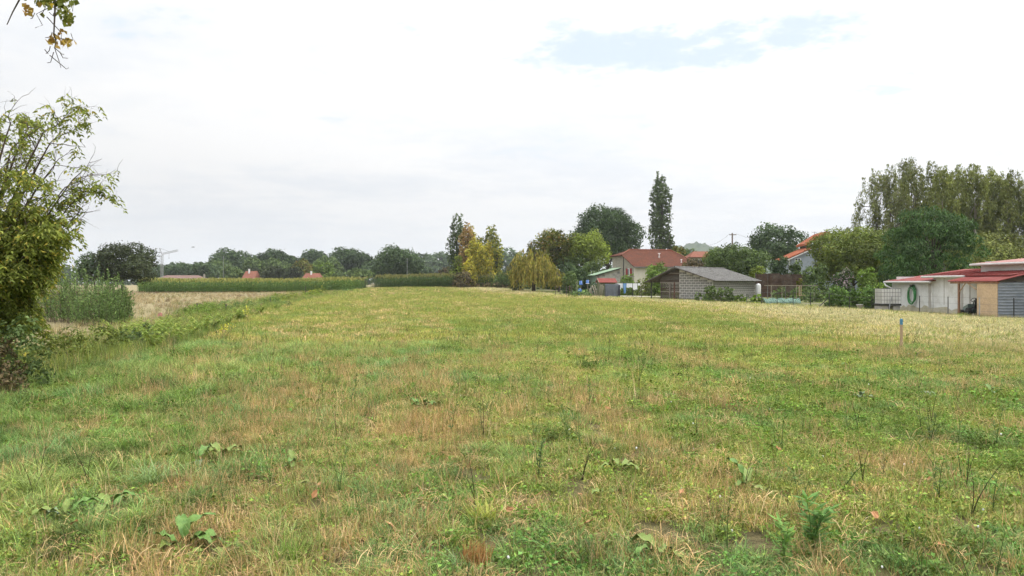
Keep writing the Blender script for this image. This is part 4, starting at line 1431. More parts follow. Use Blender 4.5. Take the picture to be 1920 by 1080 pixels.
def tool_shed():
    Y = 93.0
    x = X(1125, Y)
    zb = tz(x, Y)
    t = thing('tool_shed', 'small mossy wooden tool shed with red gabled roof', 'shed', (x, Y, zb), math.radians(8))
    W, D = 2.0, 1.5
    ze, zr_ = Z(528, Y) - zb, Z(521.5, Y) - zb
    body = MB().prismx([(0, 0), (0, ze - .05), (D / 2, zr_ - .08), (D, ze - .05), (D, 0)], 0, W)
    w = body.build('wall', M['green_shed'], t)
    for i in range(7):
        MB().box(i * W / 7 + .01, (i + 1) * W / 7 - .015, -.025, -.003, .02, ze - .1).build('plank', M['green_shed'], w)
    for k, (y0, y1) in enumerate(((-.2, D / 2), (D + .2, D / 2))):
        o = MB().slab([(-.18, y0, ze - .09), (W + .18, y0, ze - .09), (W + .18, y1, zr_), (-.18, y1, zr_)], .05).build('roof', pmat('dull_red_felt', (0.17, 0.04, 0.032), (0.22, 0.06, 0.048), 3, 0.9), t)
    MB().bar((-.19, -.2, ze - .12), (-.19, D / 2, zr_ - .02), .07).build('barge_board', M['stick'], t)


tool_shed()


def tarp():
    Y = 88.5
    x = X(1147, Y)
    zb = tz(x, Y)
    t = thing('covered_stack', 'stack under a grey tarpaulin hanging to the ground beside the tool shed', 'tarpaulin', (x, Y, zb), math.radians(-6))
    W, hgt, D = 1.62, Z(533, Y) - zb, .9
    vs, fs = [], []
    n, m = 26, 14
    for j in range(m):
        for i in range(n):
            u, v = i / (n - 1), j / (m - 1)
            s = min(1, v * 2.2)
            xx = (u - .5) * W * (1 - .10 * s)
            yy = -D / 2 - .05 * math.sin(u * 17 + v * 2) * v - .05 * math.sin(u * 31) * v * v
            vs.append((xx, yy, max(.01, hgt * (1 - v) + .03 * math.sin(u * 9))))
    for j in range(m - 1):
        for i in range(n - 1):
            a = j * n + i
            fs.append((a, a + n, a + n + 1, a + 1))
    b = len(vs)
    for i in range(n):
        u = i / (n - 1)
        vs.append(((u - .5) * W, D / 2, hgt * .98))
        vs.append(((u - .5) * W, D / 2, 0))
    for i in range(n - 1):
        fs.append((i, i + 1, b + 2 * i + 2, b + 2 * i))
        fs.append((b + 2 * i, b + 2 * i + 2, b + 2 * i + 3, b + 2 * i + 1))
    MB().add(vs, fs).build('cover', M['tarp'], t, True)
    MB().prismx([(-D / 2 + .03, 0), (-D / 2 + .03, hgt - .08), (D / 2, hgt - .05), (D / 2 + .1, .1), (D / 2 - .1, 0)], W / 2 - .1, W / 2 + .16).build('cover_end', M['tarp_dark'], t)
    MB().box(-W / 2 + .06, W / 2 - .12, -D / 2 + .12, D / 2 - .05, 0, hgt - .06).build('stacked_boards', M['old_board'], t)


tarp()


def washing():
    Y = 90.0
    xa, xb = X(1156, Y), X(1201, Y)
    zb = tz(xa, Y)
    ztop = Z(531, Y) - zb
    t = thing('washing_line', 'washing line on dark trestle posts behind the tarpaulin', 'washing line', (xa, Y, zb))
    Wd = xb - xa
    for px in (1159, 1186.5, 1200):
        u = X(px, Y) - xa
        MB().bar((u, 0, 0), (u, 0, ztop + .05), .06).build('post', M['post_dark'], t)
    for u in (1.55, 2.1):
        MB().bar((u - .25, .1, 0), (u, 0, ztop - .4), .04).build('strut', M['post_dark'], t)
    ln = MB()
    for dy in (-.12, .12):
        ln.tube([(-.1, dy, ztop), (Wd * .5, dy, ztop - .03), (Wd + .1, dy, ztop)], .008, 4)
    ln.build('line', M['wire'], t)

    def cloth(name, px0, px1, bot, mat, label, cat, dy=-.12, shape=None):
        n, m = 12, 8
        vs, fs = [], []
        x0, x1 = X(px0, Y), X(px1, Y)
        hh = ztop - (Z(bot, Y) - zb)
        for side in (0, 1):
            for j in range(m):
                for i in range(n):
                    u, v = i / (n - 1), j / (m - 1)
                    w = 1.0 if shape is None else shape(v)
                    xx = x0 + (x1 - x0) * (.5 + (u - .5) * w)
                    zz = -hh * v * (1 + .07 * math.sin(u * 8 + px0))
                    vs.append((xx, Y + dy + side * .012 + .03 * math.sin(u * 14 + px0) * v, zb + ztop + zz - .005))
        for j in range(m - 1):
            for i in range(n - 1):
                a = j * n + i
                fs.append((a, a + n, a + n + 1, a + 1))
                b = a + n * m
                fs.append((b, b + 1, b + n + 1, b + n))
        o = MB().add(vs, fs).build(name, M[mat], None, True)
        tag(o, label, cat)
    cloth('shirt', 1157.5, 1164, 542, 'cloth_white', 'white shirt hanging leftmost on the washing line', 'shirt')
    cloth('shirt', 1163, 1168, 540, 'cloth_white', 'white vest hanging between the leftmost shirt and blue trousers', 'shirt', .12)
    cloth('trousers', 1168, 1174.5, 549.5, 'cloth_blue', 'blue trousers hanging on the washing line', 'trousers', -.12, lambda v: 1 - .45 * v)
    cloth('pillowcase', 1174.5, 1185.5, 539, 'cloth_white', 'white sheet hanging wide in the middle of the washing line', 'sheet')
    cloth('towel', 1186.5, 1194.5, 543, 'cloth_white', 'white towel hanging right of the middle sheet', 'towel')
    cloth('napkin', 1195.5, 1200, 535, 'cloth_white', 'small white cloth at the right end of the washing line', 'cloth')


washing()


def barn():
    corner = Vector((X(1338, 72.0), 72.0, 0))
    gd = Vector((-math.cos(math.radians(40)), math.sin(math.radians(40)), 0))    # along the gable, to the left
    sd_ = Vector((math.sin(math.radians(40)), math.cos(math.radians(40)), 0))    # along the side wall, to the back right
    rz = math.atan2(sd_.y, sd_.x)
    t = thing('barn', 'long grey block barn with boarded gable and corrugated roof', 'barn', (corner.x, corner.y, tz(corner.x, corner.y)), rz)
    # local: x along the side (back right), y along the gable (left)
    W, L = 7.2, 11.0
    ze, zr_ = 2.0, 3.28

    def zroof(v):   # v along gable from 0 (right eave) to W (left eave)
        return ze + (zr_ - ze) * (v / (W * .55)) if v < W * .55 else zr_ - (zr_ - 1.86) * ((v - W * .55) / (W * .45))
    apex = W * .55
    V0, V1, V2 = .25, 3.75, 5.9      # block part, boarded part
    # backing wall of mortar with proud blocks
    w1 = MB().prismx([(V0, 0), (V0, zroof(V0) - .12), (V1, zroof(V1) - .12), (V1, 0)], .25, .42).build('wall', M['mortar'], t)
    w1['label'] = 'block half of the gable with pale mortar joints'
    bw, bh, j = .44, .20, .05
    shared = {}

    def block(u, parent, mat, wd, along):
        key = (round(wd, 2), along, mat)
        if key not in shared:
            mb = MB()
            e = .012
            if along == 'y':
                mb.add([(0, 0, 0), (0, wd, 0), (0, wd, bh), (0, 0, bh), (-.03, e, e), (-.03, wd - e, e), (-.03, wd - e, bh - e), (-.03, e, bh - e)],
                       [(4, 7, 6, 5), (0, 4, 5, 1), (1, 5, 6, 2), (2, 6, 7, 3), (3, 7, 4, 0)])
            else:
                mb.add([(0, 0, 0), (wd, 0, 0), (wd, 0, bh), (0, 0, bh), (e, -.03, e), (wd - e, -.03, e), (wd - e, -.03, bh - e), (e, -.03, bh - e)],
                       [(4, 5, 6, 7), (0, 1, 5, 4), (1, 2, 6, 5), (2, 3, 7, 6), (3, 0, 4, 7)])
            shared[key] = mb.mesh('block')
            shared[key].materials.append(M[mat])
        o = link('block', shared[key], None, parent)
        o.location = (u[0] + random.uniform(-.006, .006), u[1] + random.uniform(-.006, .006), u[2])
        return o
    row = 0
    z = .05
    while z < 3.1:
        v = V0 + .02 - (0 if row % 2 else bw / 2)
        while v < V1 - .05:
            v0 = max(v, V0 + .02)
            wd = min(v + bw, V1 - .02) - v0
            if wd > .12 and z + bh < min(zroof(v0), zroof(v0 + wd)) - .13:
                block((.249, v0, z), w1, 'block', round(wd - .0, 2), 'y')
            v += bw + j
        z += bh + j
        row += 1
    w2 = MB().box(.42, L - .25, V0, V0 + .18, 0, ze + .02).build('wall', M['mortar'], t)
    w2['label'] = 'long block side wall behind the beans'
    row, z = 0, .05
    while z < ze - .15:
        v = .47 - (0 if row % 2 else .25)
        while v < L - .3:
            v0 = max(v, .47)
            wd = min(v + .5, L - .27) - v0
            if wd > .15:
                block((v0, V0 - .001, z), w2, 'block_light', round(wd, 2), 'x')
            v += .5 + .035
        z += bh + .035
        row += 1
    MB().box(L - .25, L - .08, V0, V2, 0, 2.2).build('wall', M['block_light'], t)
    # boarded part: separate weathered planks
    fr = MB()
    for v in (V1 + .06, (V1 + V2) / 2, V2 - .06):
        fr.box(.36, .46, v - .04, v + .04, 0, zroof(v) - .14)
    frame = fr.build('timber_frame', M['old_board'], t)
    z = .06
    k = 0
    while z < 3.05:
        hh = random.uniform(.12, .17)
        # planks shorten under the roof slope
        vlo, vhi = V1, V2
        while vhi > vlo and zroof(vhi) - .13 < z + hh:
            vhi -= .05
        while vlo < vhi and zroof(vlo) - .13 < z + hh:
            vlo += .05
        if vhi - vlo > .2:
            dx = random.uniform(-.012, .012)
            o = MB().box(.30 + dx, .335 + dx, vlo, vhi, z, z + hh - .018).build('plank', M[random.choice(['old_board_pale', 'old_board_pale', 'old_board', 'board_brown'] if z < 1.2 else ['old_board', 'old_board', 'board_brown', 'old_board_pale'])], frame)
        z += hh
        k += 1
    for v in (4.25, 4.75):
        MB().box(.24, .28, v, v + .13, .1, 1.75).build('loose_board', M['board_red' if v < 4.5 else 'old_board_pale'], t)
    # corrugated roof sheets
    def sheet(v_a, v_b):
        za, zb_ = zroof(v_a), zroof(v_b)
        if v_a < 0:
            za = ze + v_a * (zr_ - ze) / apex
        if v_b > W:
            zb_ = 1.86 - (v_b - W) * (zr_ - 1.86) / (W - apex)
        n = int(L / .045)
        vs, fs = [], []
        for i in range(n + 1):
            u = -.35 + (L + .6) * i / n
            c = .025 * math.sin(u / .177 * 2 * math.pi)
            for dz in (0, -.03):
                vs += [(u, v_a, za + c + dz), (u, v_b, zb_ + c + dz)]
        for i in range(n):
            a = i * 4
            fs += [(a, a + 4, a + 5, a + 1), (a + 2, a + 3, a + 7, a + 6), (a, a + 2, a + 6, a + 4), (a + 1, a + 5, a + 7, a + 3)]
        return MB().add(vs, fs)
    sheet(-.25, apex).build('roof', M['fibro'], t)
    sheet(W + .25, apex).build('roof', M['fibro'], t)
    MB().tube([(-.37, apex, zr_ + .01), (L + .27, apex, zr_ + .01)], .09, 7).build('ridge_cap', M['fibro'], t)
    for v_a, v_b in ((-.25, apex), (W + .25, apex)):
        za = ze - .05 if v_a < 0 else 1.78
        MB().bar((-.33, v_a, za - .06), (-.33, v_b, zr_ - .07), .1).build('barge_board', M['old_board'], t)
    for i in range(5):
        v = .4 + i * .8
        MB().box(-.3, .42, v, v + .08, zroof(v) - .16, zroof(v) - .07).build('rafter_end', M['old_board'], t)
    MB().bar((.3, W - .25, 0), (.3, W - .25, zroof(W - .25) - .05), .14).build('post', M['post_dark'], t)
    MB().bar((4.5, W - .25, 0), (4.5, W - .25, zroof(W - .25) - .05), .14).build('post', M['post_dark'], t)
    MB().tube([(-.3, -.28, ze - .1), (L + .2, -.28, ze - .1)], .05, 6).build('gutter', M['post_grey'], t)
    # white boiler standing at the far corner
    Yt = 79.5
    xt = X(1421.5, Yt)
    o = MB().lathe([(.02, 0), (.26, .03), (.28, .15), (.28, 1.05), (.22, 1.2), (.02, 1.27)], 16)
    b = o.build('water_boiler', M['white_pipe'], None, True)
    b.location = (xt, Yt, tz(xt, Yt) + .35)
    tag(b, 'white rounded old boiler standing on a block at the far end of the barn', 'boiler')
    b2 = MB().box(-.28, .28, -.28, .28, 0, .36).build('stone_block', M['concrete'])
    b2.location = (xt, Yt, tz(xt, Yt) - .01)
    tag(b2, 'concrete block under the white boiler', 'block')


barn()


def rusty_wall():
    Y = 86.0
    x0, x1 = X(1418, Y), X(1516, Y)
    zb = tz(x0, Y)
    t = thing('rusty_wall', 'dark rusty sheet metal wall closing the vegetable garden', 'wall', (x0, Y, zb))
    n = 9
    w = (x1 - x0) / n
    for i in range(n):
        h = Z(513.5 + random.uniform(-1, 1.5), Y) - zb
        mb = MB()
        m = 10
        vs, fs = [], []
        for k in range(m + 1):
            u = i * w + (w - .015) * k / m
            c = .02 * math.sin(k * math.pi) + (.02 if k % 2 else 0)
            vs += [(u, c + .01 * (i % 2), 0), (u, c + .01 * (i % 2), h), (u, c + .03, 0), (u, c + .03, h)]
        for k in range(m):
            a = k * 4
            fs += [(a, a + 4, a + 5, a + 1), (a + 2, a + 3, a + 7, a + 6), (a + 1, a + 5, a + 7, a + 3)]
        mb.add(vs, fs).build('panel', M['rust'], t)
    for i in (0, 4, 9):
        MB().box(i * w - .06, i * w + .06, .08, .2, 0, Z(512, Y) - zb).build('post', M['old_board'], t)


rusty_wall()


def white_sheds():
    x0 = 25.6
    zb = -.12
    # --- long white shed in two heights
    t = thing('white_shed', 'long low white rendered shed with red sheet roof and damp streaks', 'shed', (x0, 50.3, zb))
    g = 0.12
    zA, zB = 1.80 + g, 2.10 + g
    yA, yB, yC = 0.0, -4.85, -12.4       # local y (towards the camera negative)
    MB().box(0, .25, yB, yA, 0, zA - .06).build('wall', M['white_wall'], t)['label'] = 'lower left part of the white wall'
    wb = MB().box(.04, .29, yC, yB - .002, 0, zB - .06).build('wall', M['white_wall'], t)
    MB().box(.3, 5, yA - .25, yA - .003, 0, zA + .3).build('wall', M['white_wall'], t)
    # streaks and splash at the foot (stains with their own outline, a skin of render)
    def skin(pts, mat, name, xo):
        # outline in (local y, z), 4 mm proud
        mb = MB()
        n = len(pts)
        mb.add([(xo, p[0], p[1]) for p in pts] + [(xo + .01, p[0], p[1]) for p in pts],
               [tuple(range(n)), tuple(range(2 * n - 1, n - 1, -1))] + [(i, n + i, n + (i + 1) % n, (i + 1) % n) for i in range(n)])
        mb.build(name, M[mat], t)
    def streak(yc, w, z0, z1, xo):
        pts = []
        m = 9
        for i in range(m + 1):
            z = z0 + (z1 - z0) * i / m
            pts.append((yc - w * random.uniform(.7, 1.15) * .5, z))
        for i in range(m, -1, -1):
            z = z0 + (z1 - z0) * i / m
            pts.append((yc + w * random.uniform(.7, 1.15) * .5, z))
        skin(pts, 'wall_stain', 'damp_streak', xo)
    streak(-4.55, .32, .25, zA - .12, -.004)
    streak(-7.75, .26, .05, zB - .35, .036)
    streak(-6.0, .08, .5, zB - .12, .036)
    streak(-8.5, .16, .3, zB - .3, .036)
    for (y0, y1, xo) in ((yA, yB, -.0035), (yB - .003, yC, .0365)):
        pts = [(y0, .002)]
        m = 16
        for i in range(m + 1):
            pts.append((y0 + (y1 - y0) * i / m, .28 + random.uniform(-.1, .16)))
        pts.append((y1, .002))
        skin(pts, 'wall_moss', 'earth_splash', xo)
    # roofs rise away from the field
    MB().slab([(-.35, yA + .3, zA + .02), (-.35, yB - .3, zA + .02), (5, yB - .3, zA + .82), (5, yA + .3, zA + .82)][::-1], .06).build('roof', M['red_sheet'], t)
    MB().slab([(-.30, yB + .55, zB + .02), (-.30, yC, zB + .02), (5, yC, zB + .66), (5, yB + .55, zB + .66)][::-1], .06).build('roof', M['red_sheet'], t)
    ribs = MB()
    for i in range(22):
        yy = yB + .5 - i * .36
        if yy < yC:
            break
        ribs.slab([(-.30, yy, zB + .05), (-.30, yy - .05, zB + .05), (5, yy - .05, zB + .69), (5, yy, zB + .69)][::-1], .026)
    ribs.build('roof_ribs', M['red_sheet'], t)
    MB().box(.29, .5, yB + .05, yB + .25, zA - .1, zB - .02).build('wall', M['white_wall'], t)
    MB().tube([(-.38, yA + .32, zA - .06), (-.38, yB - .4, zA - .06)], .065, 8).build('gutter', M['gutter'], t)
    MB().tube([(-.34, yB + .6, zB - .05), (-.34, -8.6, zB - .05)], .065, 8).build('gutter', M['gutter'], t)
    MB().tube([(-.38, yA + .25, zA - .1), (-.38, yA + .1, zA - .28), (-.1, yA - .3, zA - .5), (-.06, yA - .35, .1)], .055, 8).build('downpipe', M['white_pipe'], t)
    # upper block behind
    u = thing('white_upper_shed', 'taller white shed block with faded red roof at the right edge', 'shed', (26.75, 42.6, zb))
    zt = 2.70 + g
    MB().box(0, .25, -8, 0, 0, zt).build('wall', M['white_wall'], u)
    MB().box(.25, 6, -.25, -.003, 0, zt + .2).build('wall', M['white_wall'], u)
    MB().slab([(-.3, .35, zt + .10), (-.3, -8, zt + .10), (6, -8, zt + .75), (6, .35, zt + .75)][::-1], .06).build('roof', M['pink_sheet'], u)
    MB().tube([(-.36, .4, zt + .02), (-.36, -8, zt + .02)], .07, 8).build('gutter', M['gutter'], u)
    # porch with corrugated roof
    p = thing('porch', 'timber porch with corrugated red roof, chipboard and zinc walls', 'porch', (24.5, 41.6, zb))
    zp0, zp1 = 1.79 + g, 2.17 + g
    n = 150
    vs, fs = [], []
    for i in range(n + 1):
        yy = .2 - 4.35 * i / n
        c = .024 * math.sin(yy / .16 * 2 * math.pi)
        for dz in (0, -.02):
            vs += [(-.12, yy, zp0 + c + dz), (2.25, yy, zp1 + .18 + c + dz)]
    for i in range(n):
        a = i * 4
        fs += [(a, a + 1, a + 5, a + 4), (a + 2, a + 6, a + 7, a + 3), (a, a + 4, a + 6, a + 2)]
    MB().add(vs, fs).build('roof', M['red_sheet'], p)
    MB().box(-.05, .05, -.72, -.62, 0, zp0 - .05).build('post', M['timber'], p)
    MB().box(-.04, .04, -4.0, .1, zp0 - .14, zp0 - .04).build('beam', M['timber'], p)
    MB().bar((0, -.68, zp0 - .62), (0, -1.25, zp0 - .12), .07).build('brace', M['raw_wood'], p)
    MB().bar((0, -2.2, zp0 - .45), (0, -1.45, zp0 - .12), .07).build('brace', M['raw_wood'], p)
    MB().box(-.03, .03, -3.93, -2.3, .02, zp0 - .15).build('chipboard_panel', M['osb'], p)
    for i in range(12):
        z0 = .02 + i * (zp0 - .1) / 12
        vs = [(0, -3.94, z0), (1.75, -3.94, z0), (1.75, -3.965, z0 + .07), (0, -3.965, z0 + .07), (0, -3.94, z0 + .148), (1.75, -3.94, z0 + .148)]
        MB().add(vs, [(0, 1, 2, 3), (3, 2, 5, 4)]).build('zinc_board', M['zinc'], p)
    MB().prism([(-.05, zp0 - .04), (2.2, zp0 - .04), (2.2, zp1 + .1)], -3.9, -3.86).build('gable_board', M['old_board'], p)
    MB().box(2.0, 2.1, -3.9, -3.8, 0, zp1).build('post', M['timber'], p)
    # hose coil on the wall
    yh, zh = 47.55, 1.02
    t2 = thing('garden_hose', 'coiled green garden hose hanging on the white wall', 'hose', (x0 - .06, yh, zb))
    for k in range(6):
        pts = []
        rx, rzv = .40 + .05 * math.sin(k * 2.1), .52 + .05 * math.cos(k * 1.7)
        for i in range(33):
            an = 2 * math.pi * i / 32
            pts.append((-.02 - .025 * k - .01 * math.sin(3 * an), rx * math.sin(an) + .03 * math.cos(k * 3), zh + .1 + rzv * math.cos(an) - .03 * k))
        MB().tube(pts, .022, 6, False).build('hose_loop', M['hose'], t2, True)
    MB().box(-.16, .05, -.12, .12, zh + .52, zh + .66).build('bracket', M['post_dark'], t2)
    # ride on mower under the porch
    m = thing('ride_on_mower', 'small dark green ride-on mower parked under the porch', 'mower', (25.02, 40.5, zb + .0), math.radians(-100))
    b = MB()
    b.add([(-.75, -.27, .28), (-.75, .27, .28), (.0, .3, .28), (.0, -.3, .28), (-.70, -.22, .50), (-.70, .22, .50), (0, .26, .66), (0, -.26, .66)],
          [(0, 1, 2, 3), (4, 7, 6, 5), (0, 4, 5, 1), (1, 5, 6, 2), (2, 6, 7, 3), (3, 7, 4, 0)])
    b.build('hood', M['mower_hood'], m)
    MB().box(-.7, .8, -.26, .26, .18, .285).build('chassis', M['mower'], m)
    MB().box(.02, .8, -.34, .34, .29, .42).build('body', M['mower'], m)
    MB().box(.3, .66, -.2, .2, .42, .52).add([(.58, -.2, .5), (.58, .2, .5), (.74, .2, .98), (.74, -.2, .98), (.66, -.2, .5), (.66, .2, .5), (.82, .2, .95), (.82, -.2, .95)], [(0, 1, 2, 3), (4, 7, 6, 5), (0, 4, 5, 1), (1, 5, 6, 2), (2, 6, 7, 3), (3, 7, 4, 0)]).build('seat', M['rubber'], m)
    MB().tube([(-.02, 0, .62), (.14, 0, .88)], .025, 6).build('steering_column', M['mower'], m)
    st = [(.14 + .02 * math.cos(a), .17 * math.sin(a), .88 + .1 * math.cos(a)) for a in np.linspace(0, 6.283, 17)]
    MB().tube(st, .016, 5, False).build('steering_wheel', M['rubber'], m)
    for xx, yy, r, w in ((-.5, .3, .17, .12), (-.5, -.42, .17, .12), (.5, .32, .24, .2), (.5, -.52, .24, .2)):
        wv = MB()
        k = 14
        vs = []
        for s in (yy, yy + w):
            vs += [(xx + r * math.cos(2 * math.pi * i / k), s, r + r * math.sin(2 * math.pi * i / k)) for i in range(k)]
        wv.add(vs, [tuple(range(k)), tuple(range(2 * k - 1, k - 1, -1))] + [(i, k + i, k + (i + 1) % k, (i + 1) % k) for i in range(k)])
        wv.build('wheel', M['rubber'], m)
    MB().tube([(.3, .3, .4), (.3, .3, 1.5), (.32, .1, 1.62)], .018, 5).build('roll_bar', M['post_dark'], m)


white_sheds()


def ibc():
    Y = 46.2
    x = X(1653, Y)
    zb = tz(x, Y)
    t = thing('water_tank', 'white caged water tank on a dark pallet beside the white shed', 'tank', (x, Y, zb))
    W, D, z0, z1 = 1.2, 1.0, .45, 1.38
    b = MB()
    e = .06
    b.add([(e, 0.04, z0), (W - e, .04, z0), (W - .04, e, z0), (W - .04, D - e, z0), (W - e, D - .04, z0), (e, D - .04, z0), (.04, D - e, z0), (.04, e, z0)] +
          [(e, 0.04, z1), (W - e, .04, z1), (W - .04, e, z1), (W - .04, D - e, z1), (W - e, D - .04, z1), (e, D - .04, z1), (.04, D - e, z1), (.04, e, z1)],
          [tuple(range(7, -1, -1)), tuple(range(8, 16))] + [(i, (i + 1) % 8, 8 + (i + 1) % 8, 8 + i) for i in range(8)])
    b.build('bottle', M['ibc'], t)
    MB().lathe([(.1, 0), (.1, .05), (.02, .06)], 12, (W / 2, D / 2, z1)).build('lid', M['post_dark'], t)
    c = MB()
    r = .009
    for i in range(8):
        u = W * i / 7
        c.tube([(u, 0, z0), (u, 0, z1 + .01)], r, 5).tube([(u, D, z0), (u, D, z1 + .01)], r, 5)
    for i in range(1, 6):
        v = D * i / 6
        c.tube([(0, v, z0), (0, v, z1 + .01)], r, 5).tube([(W, v, z0), (W, v, z1 + .01)], r, 5)
    for i in range(5):
        z = z0 + (z1 - z0) * i / 4
        c.tube([(0, 0, z), (W, 0, z), (W, D, z), (0, D, z), (0, 0, z)], r * 1.2, 5)
    c.build('cage', M['cage'], t)
    MB().box(-.02, W + .02, -.02, D + .02, z0 - .12, z0 - .005).build('pallet', M['post_dark'], t)
    MB().tube([(.6, -.03, .6), (.55, -.15, .9), (.42, -.2, .5), (.36, -.2, .02)], .025, 6).build('outlet_hose', M['post_pale'], t)
    for xx in (.02, .75):
        o = MB().box(0, .42, 0, .9, 0, z0 - .13).build('concrete_block', M['concrete'])
        o.location = (x + xx, Y + .05, zb - .01)
        tag(o, ['concrete block under the left side of the water tank', 'concrete block under the right side of the water tank'][xx > .5], 'block')


ibc()


def grey_house():
    Y = 112.0
    x = X(1484, Y)
    zb = tz(x, Y)
    t = thing('grey_house', 'grey gabled house with orange tiled roof behind the olive tree', 'house', (x, Y, zb), math.radians(-7))
    s = Y / F
    ze, w1, zt1 = Z(480, Y) - zb, 50 * s, Z(457, Y) - zb
    MB().prism([(0, 0), (7.5, 0), (7.5, zt1 + 1.2), (w1, zt1 - .1), (0, ze - .15)], 0, 8).build('wall', M['grey_wall'], t)
    # verge of the lower and the upper roof
    MB().slab([(-.7, -.45, ze - .35), (w1 + .2, -.45, zt1 + .02), (w1 + .2, 8.3, zt1 + .02), (-.7, 8.3, ze - .35)], .16).build('roof', M['tile_orange'], t)
    MB().slab([(-.66, -.49, ze - .20 - .35), (w1 + .2, -.49, zt1 - .18), (w1 + .2, -.44, zt1 - .18), (-.66, -.44, ze - .55)], .14).build('barge_board', M['white_pipe'], t)
    zu0, zu1 = Z(455, Y) - zb, Z(432, Y) - zb
    MB().prism([(w1 - .4, zt1 - .2), (7.6, zt1 + 1), (11, zu1 - 2.0), (11, 0), (7.6, 0)], 3.0, 8.5).build('wall', M['grey_wall'], t)
    MB().slab([(36 * s, 2.2, zu0), (72 * s, 2.2, zu1), (72 * s, 9, zu1), (36 * s, 9, zu0)], .3).build('roof', M['tile_orange'], t)
    MB().slab([(72 * s, 2.2, zu1), (120 * s, 2.2, zu1 - 2.4), (120 * s, 9, zu1 - 2.4), (72 * s, 9, zu1)], .3).build('roof', M['tile_orange'], t)
    wx = (1481 - 1475) * s
    wz0, wz1 = Z(492.5, Y) - zb, Z(484, Y) - zb
    w = MB().box(wx, wx + .85, -.06, -.004, wz0, wz1).build('window', M['white_pipe'], t)
    for k in (0, 1):
        MB().box(wx + .08 + k * .39, wx + .38 + k * .39, -.085, -.062, wz0 + .09, wz1 - .07).build('pane', M['glass'], w)
    MB().tube([(-.5, -.5, ze - .5), (-.3, -.1, ze - .9), (-.1, -.08, 0)], .06, 6).build('downpipe', M['white_pipe'], t)
    ant = MB().tube([(4.4, 4, zu0 + .5), (4.4, 4, zu0 + 1.9)], .03, 5)
    for i in range(4):
        ant.tube([(4.1 - .05 * i, 3.8 + .12 * i, zu0 + 1.8), (4.7 + .05 * i, 3.8 + .12 * i, zu0 + 1.8)], .015, 4)
    ant.build('antenna', M['wire'], t)


grey_house()


def simple_house(name, label, px0, px1, eave, ridge, Y, wall, roof, hip=.2, chim=None, chim_px=None, chim_top=None, depth=7.0, wall_bot=None):
    x0, x1 = X(px0, Y), X(px1, Y)
    zb = tz((x0 + x1) / 2, Y)
    t = thing(name, label, 'house', (x0, Y, zb))
    W = x1 - x0
    ze, zr_ = Z(eave, Y) - zb, Z(ridge, Y) - zb
    MB().box(.35, W - .35, .35, depth - .35, 0, ze - .04).build('wall', M[wall], t)
    h = W * hip
    o = MB().slab([(0, 0, ze), (W, 0, ze), (W - h, depth / 2, zr_), (h, depth / 2, zr_)], .1).build('roof', M[roof], t)
    MB().slab([(W, depth, ze), (0, depth, ze), (h, depth / 2, zr_), (W - h, depth / 2, zr_)], .1).build('roof_back', M[roof], t)
    MB().slab([(0, depth, ze), (0, 0, ze), (h, depth / 2, zr_)], .1).build('roof_hip', M[roof], t)
    MB().slab([(W, 0, ze), (W, depth, ze), (W - h, depth / 2, zr_)], .1).build('roof_hip', M[roof], t)
    if chim:
        cx = X(chim_px, Y) - x0
        zt = Z(chim_top, Y) - zb
        MB().box(cx - .25, cx + .25, depth * .35, depth * .35 + .5, ze, zt).build('chimney', M[chim], o)
    wd = W / 4
    for k in range(2):
        w = MB().box(wd * (1 + 1.6 * k), wd * (1 + 1.6 * k) + 1.1, .28, .347, ze - 1.7, ze - .5).build('window', M['white_pipe'], t)
        MB().box(wd * (1 + 1.6 * k) + .1, wd * (1 + 1.6 * k) + 1.0, .25, .279, ze - 1.6, ze - .6).build('pane', M['glass'], w)
    return t


simple_house('far_house', 'long brown hipped roof showing above the maize below the crane', 283, 384, 525, 516, 262, 'stone_grey', 'far_roof', .2, 'stone_grey', 377, 514)
simple_house('far_house', 'far house with orange roof and pale chimney between the trees', 452, 478, 523, 508, 256, 'plaster_cream', 'tile_pale', .08, 'white_pipe', 462, 504)
simple_house('far_house', 'far house with pale red roof and white chimney behind the maize', 564, 599, 523.5, 512, 250, 'plaster_cream', 'tile_pale', .12, 'white_pipe', 579.5, 508)
simple_house('village_house', 'grey walled house with orange roof right behind the red farmhouse roof', 1294, 1350, 482, 470, 150, 'stone_grey', 'tile_pale', .25)
def shelter():
    Y = 240.0
    x = X(664, Y)
    zb = tz(x, Y)
    t = thing('field_shelter', 'small open shelter with slanting grey roof beyond the maize', 'shelter', (x, Y, zb))
    s = Y / F
    z0, z1 = Z(523, Y) - zb, Z(519.5, Y) - zb
    MB().slab([(0, 0, z0), (21 * s, 0, z1), (21 * s, 3, z1), (0, 3, z0)], .12).build('roof', M['far_roof'], t)
    for u in (.3, 3.3):
        for v in (.2, 2.8):
            MB().bar((u, v, 0), (u, v, z0), .15).build('post', M['old_board'], t)
    MB().box(.3, 3.3, 2.9, 2.98, 0, z0 - .05).build('back_wall', M['old_board'], t)
shelter()


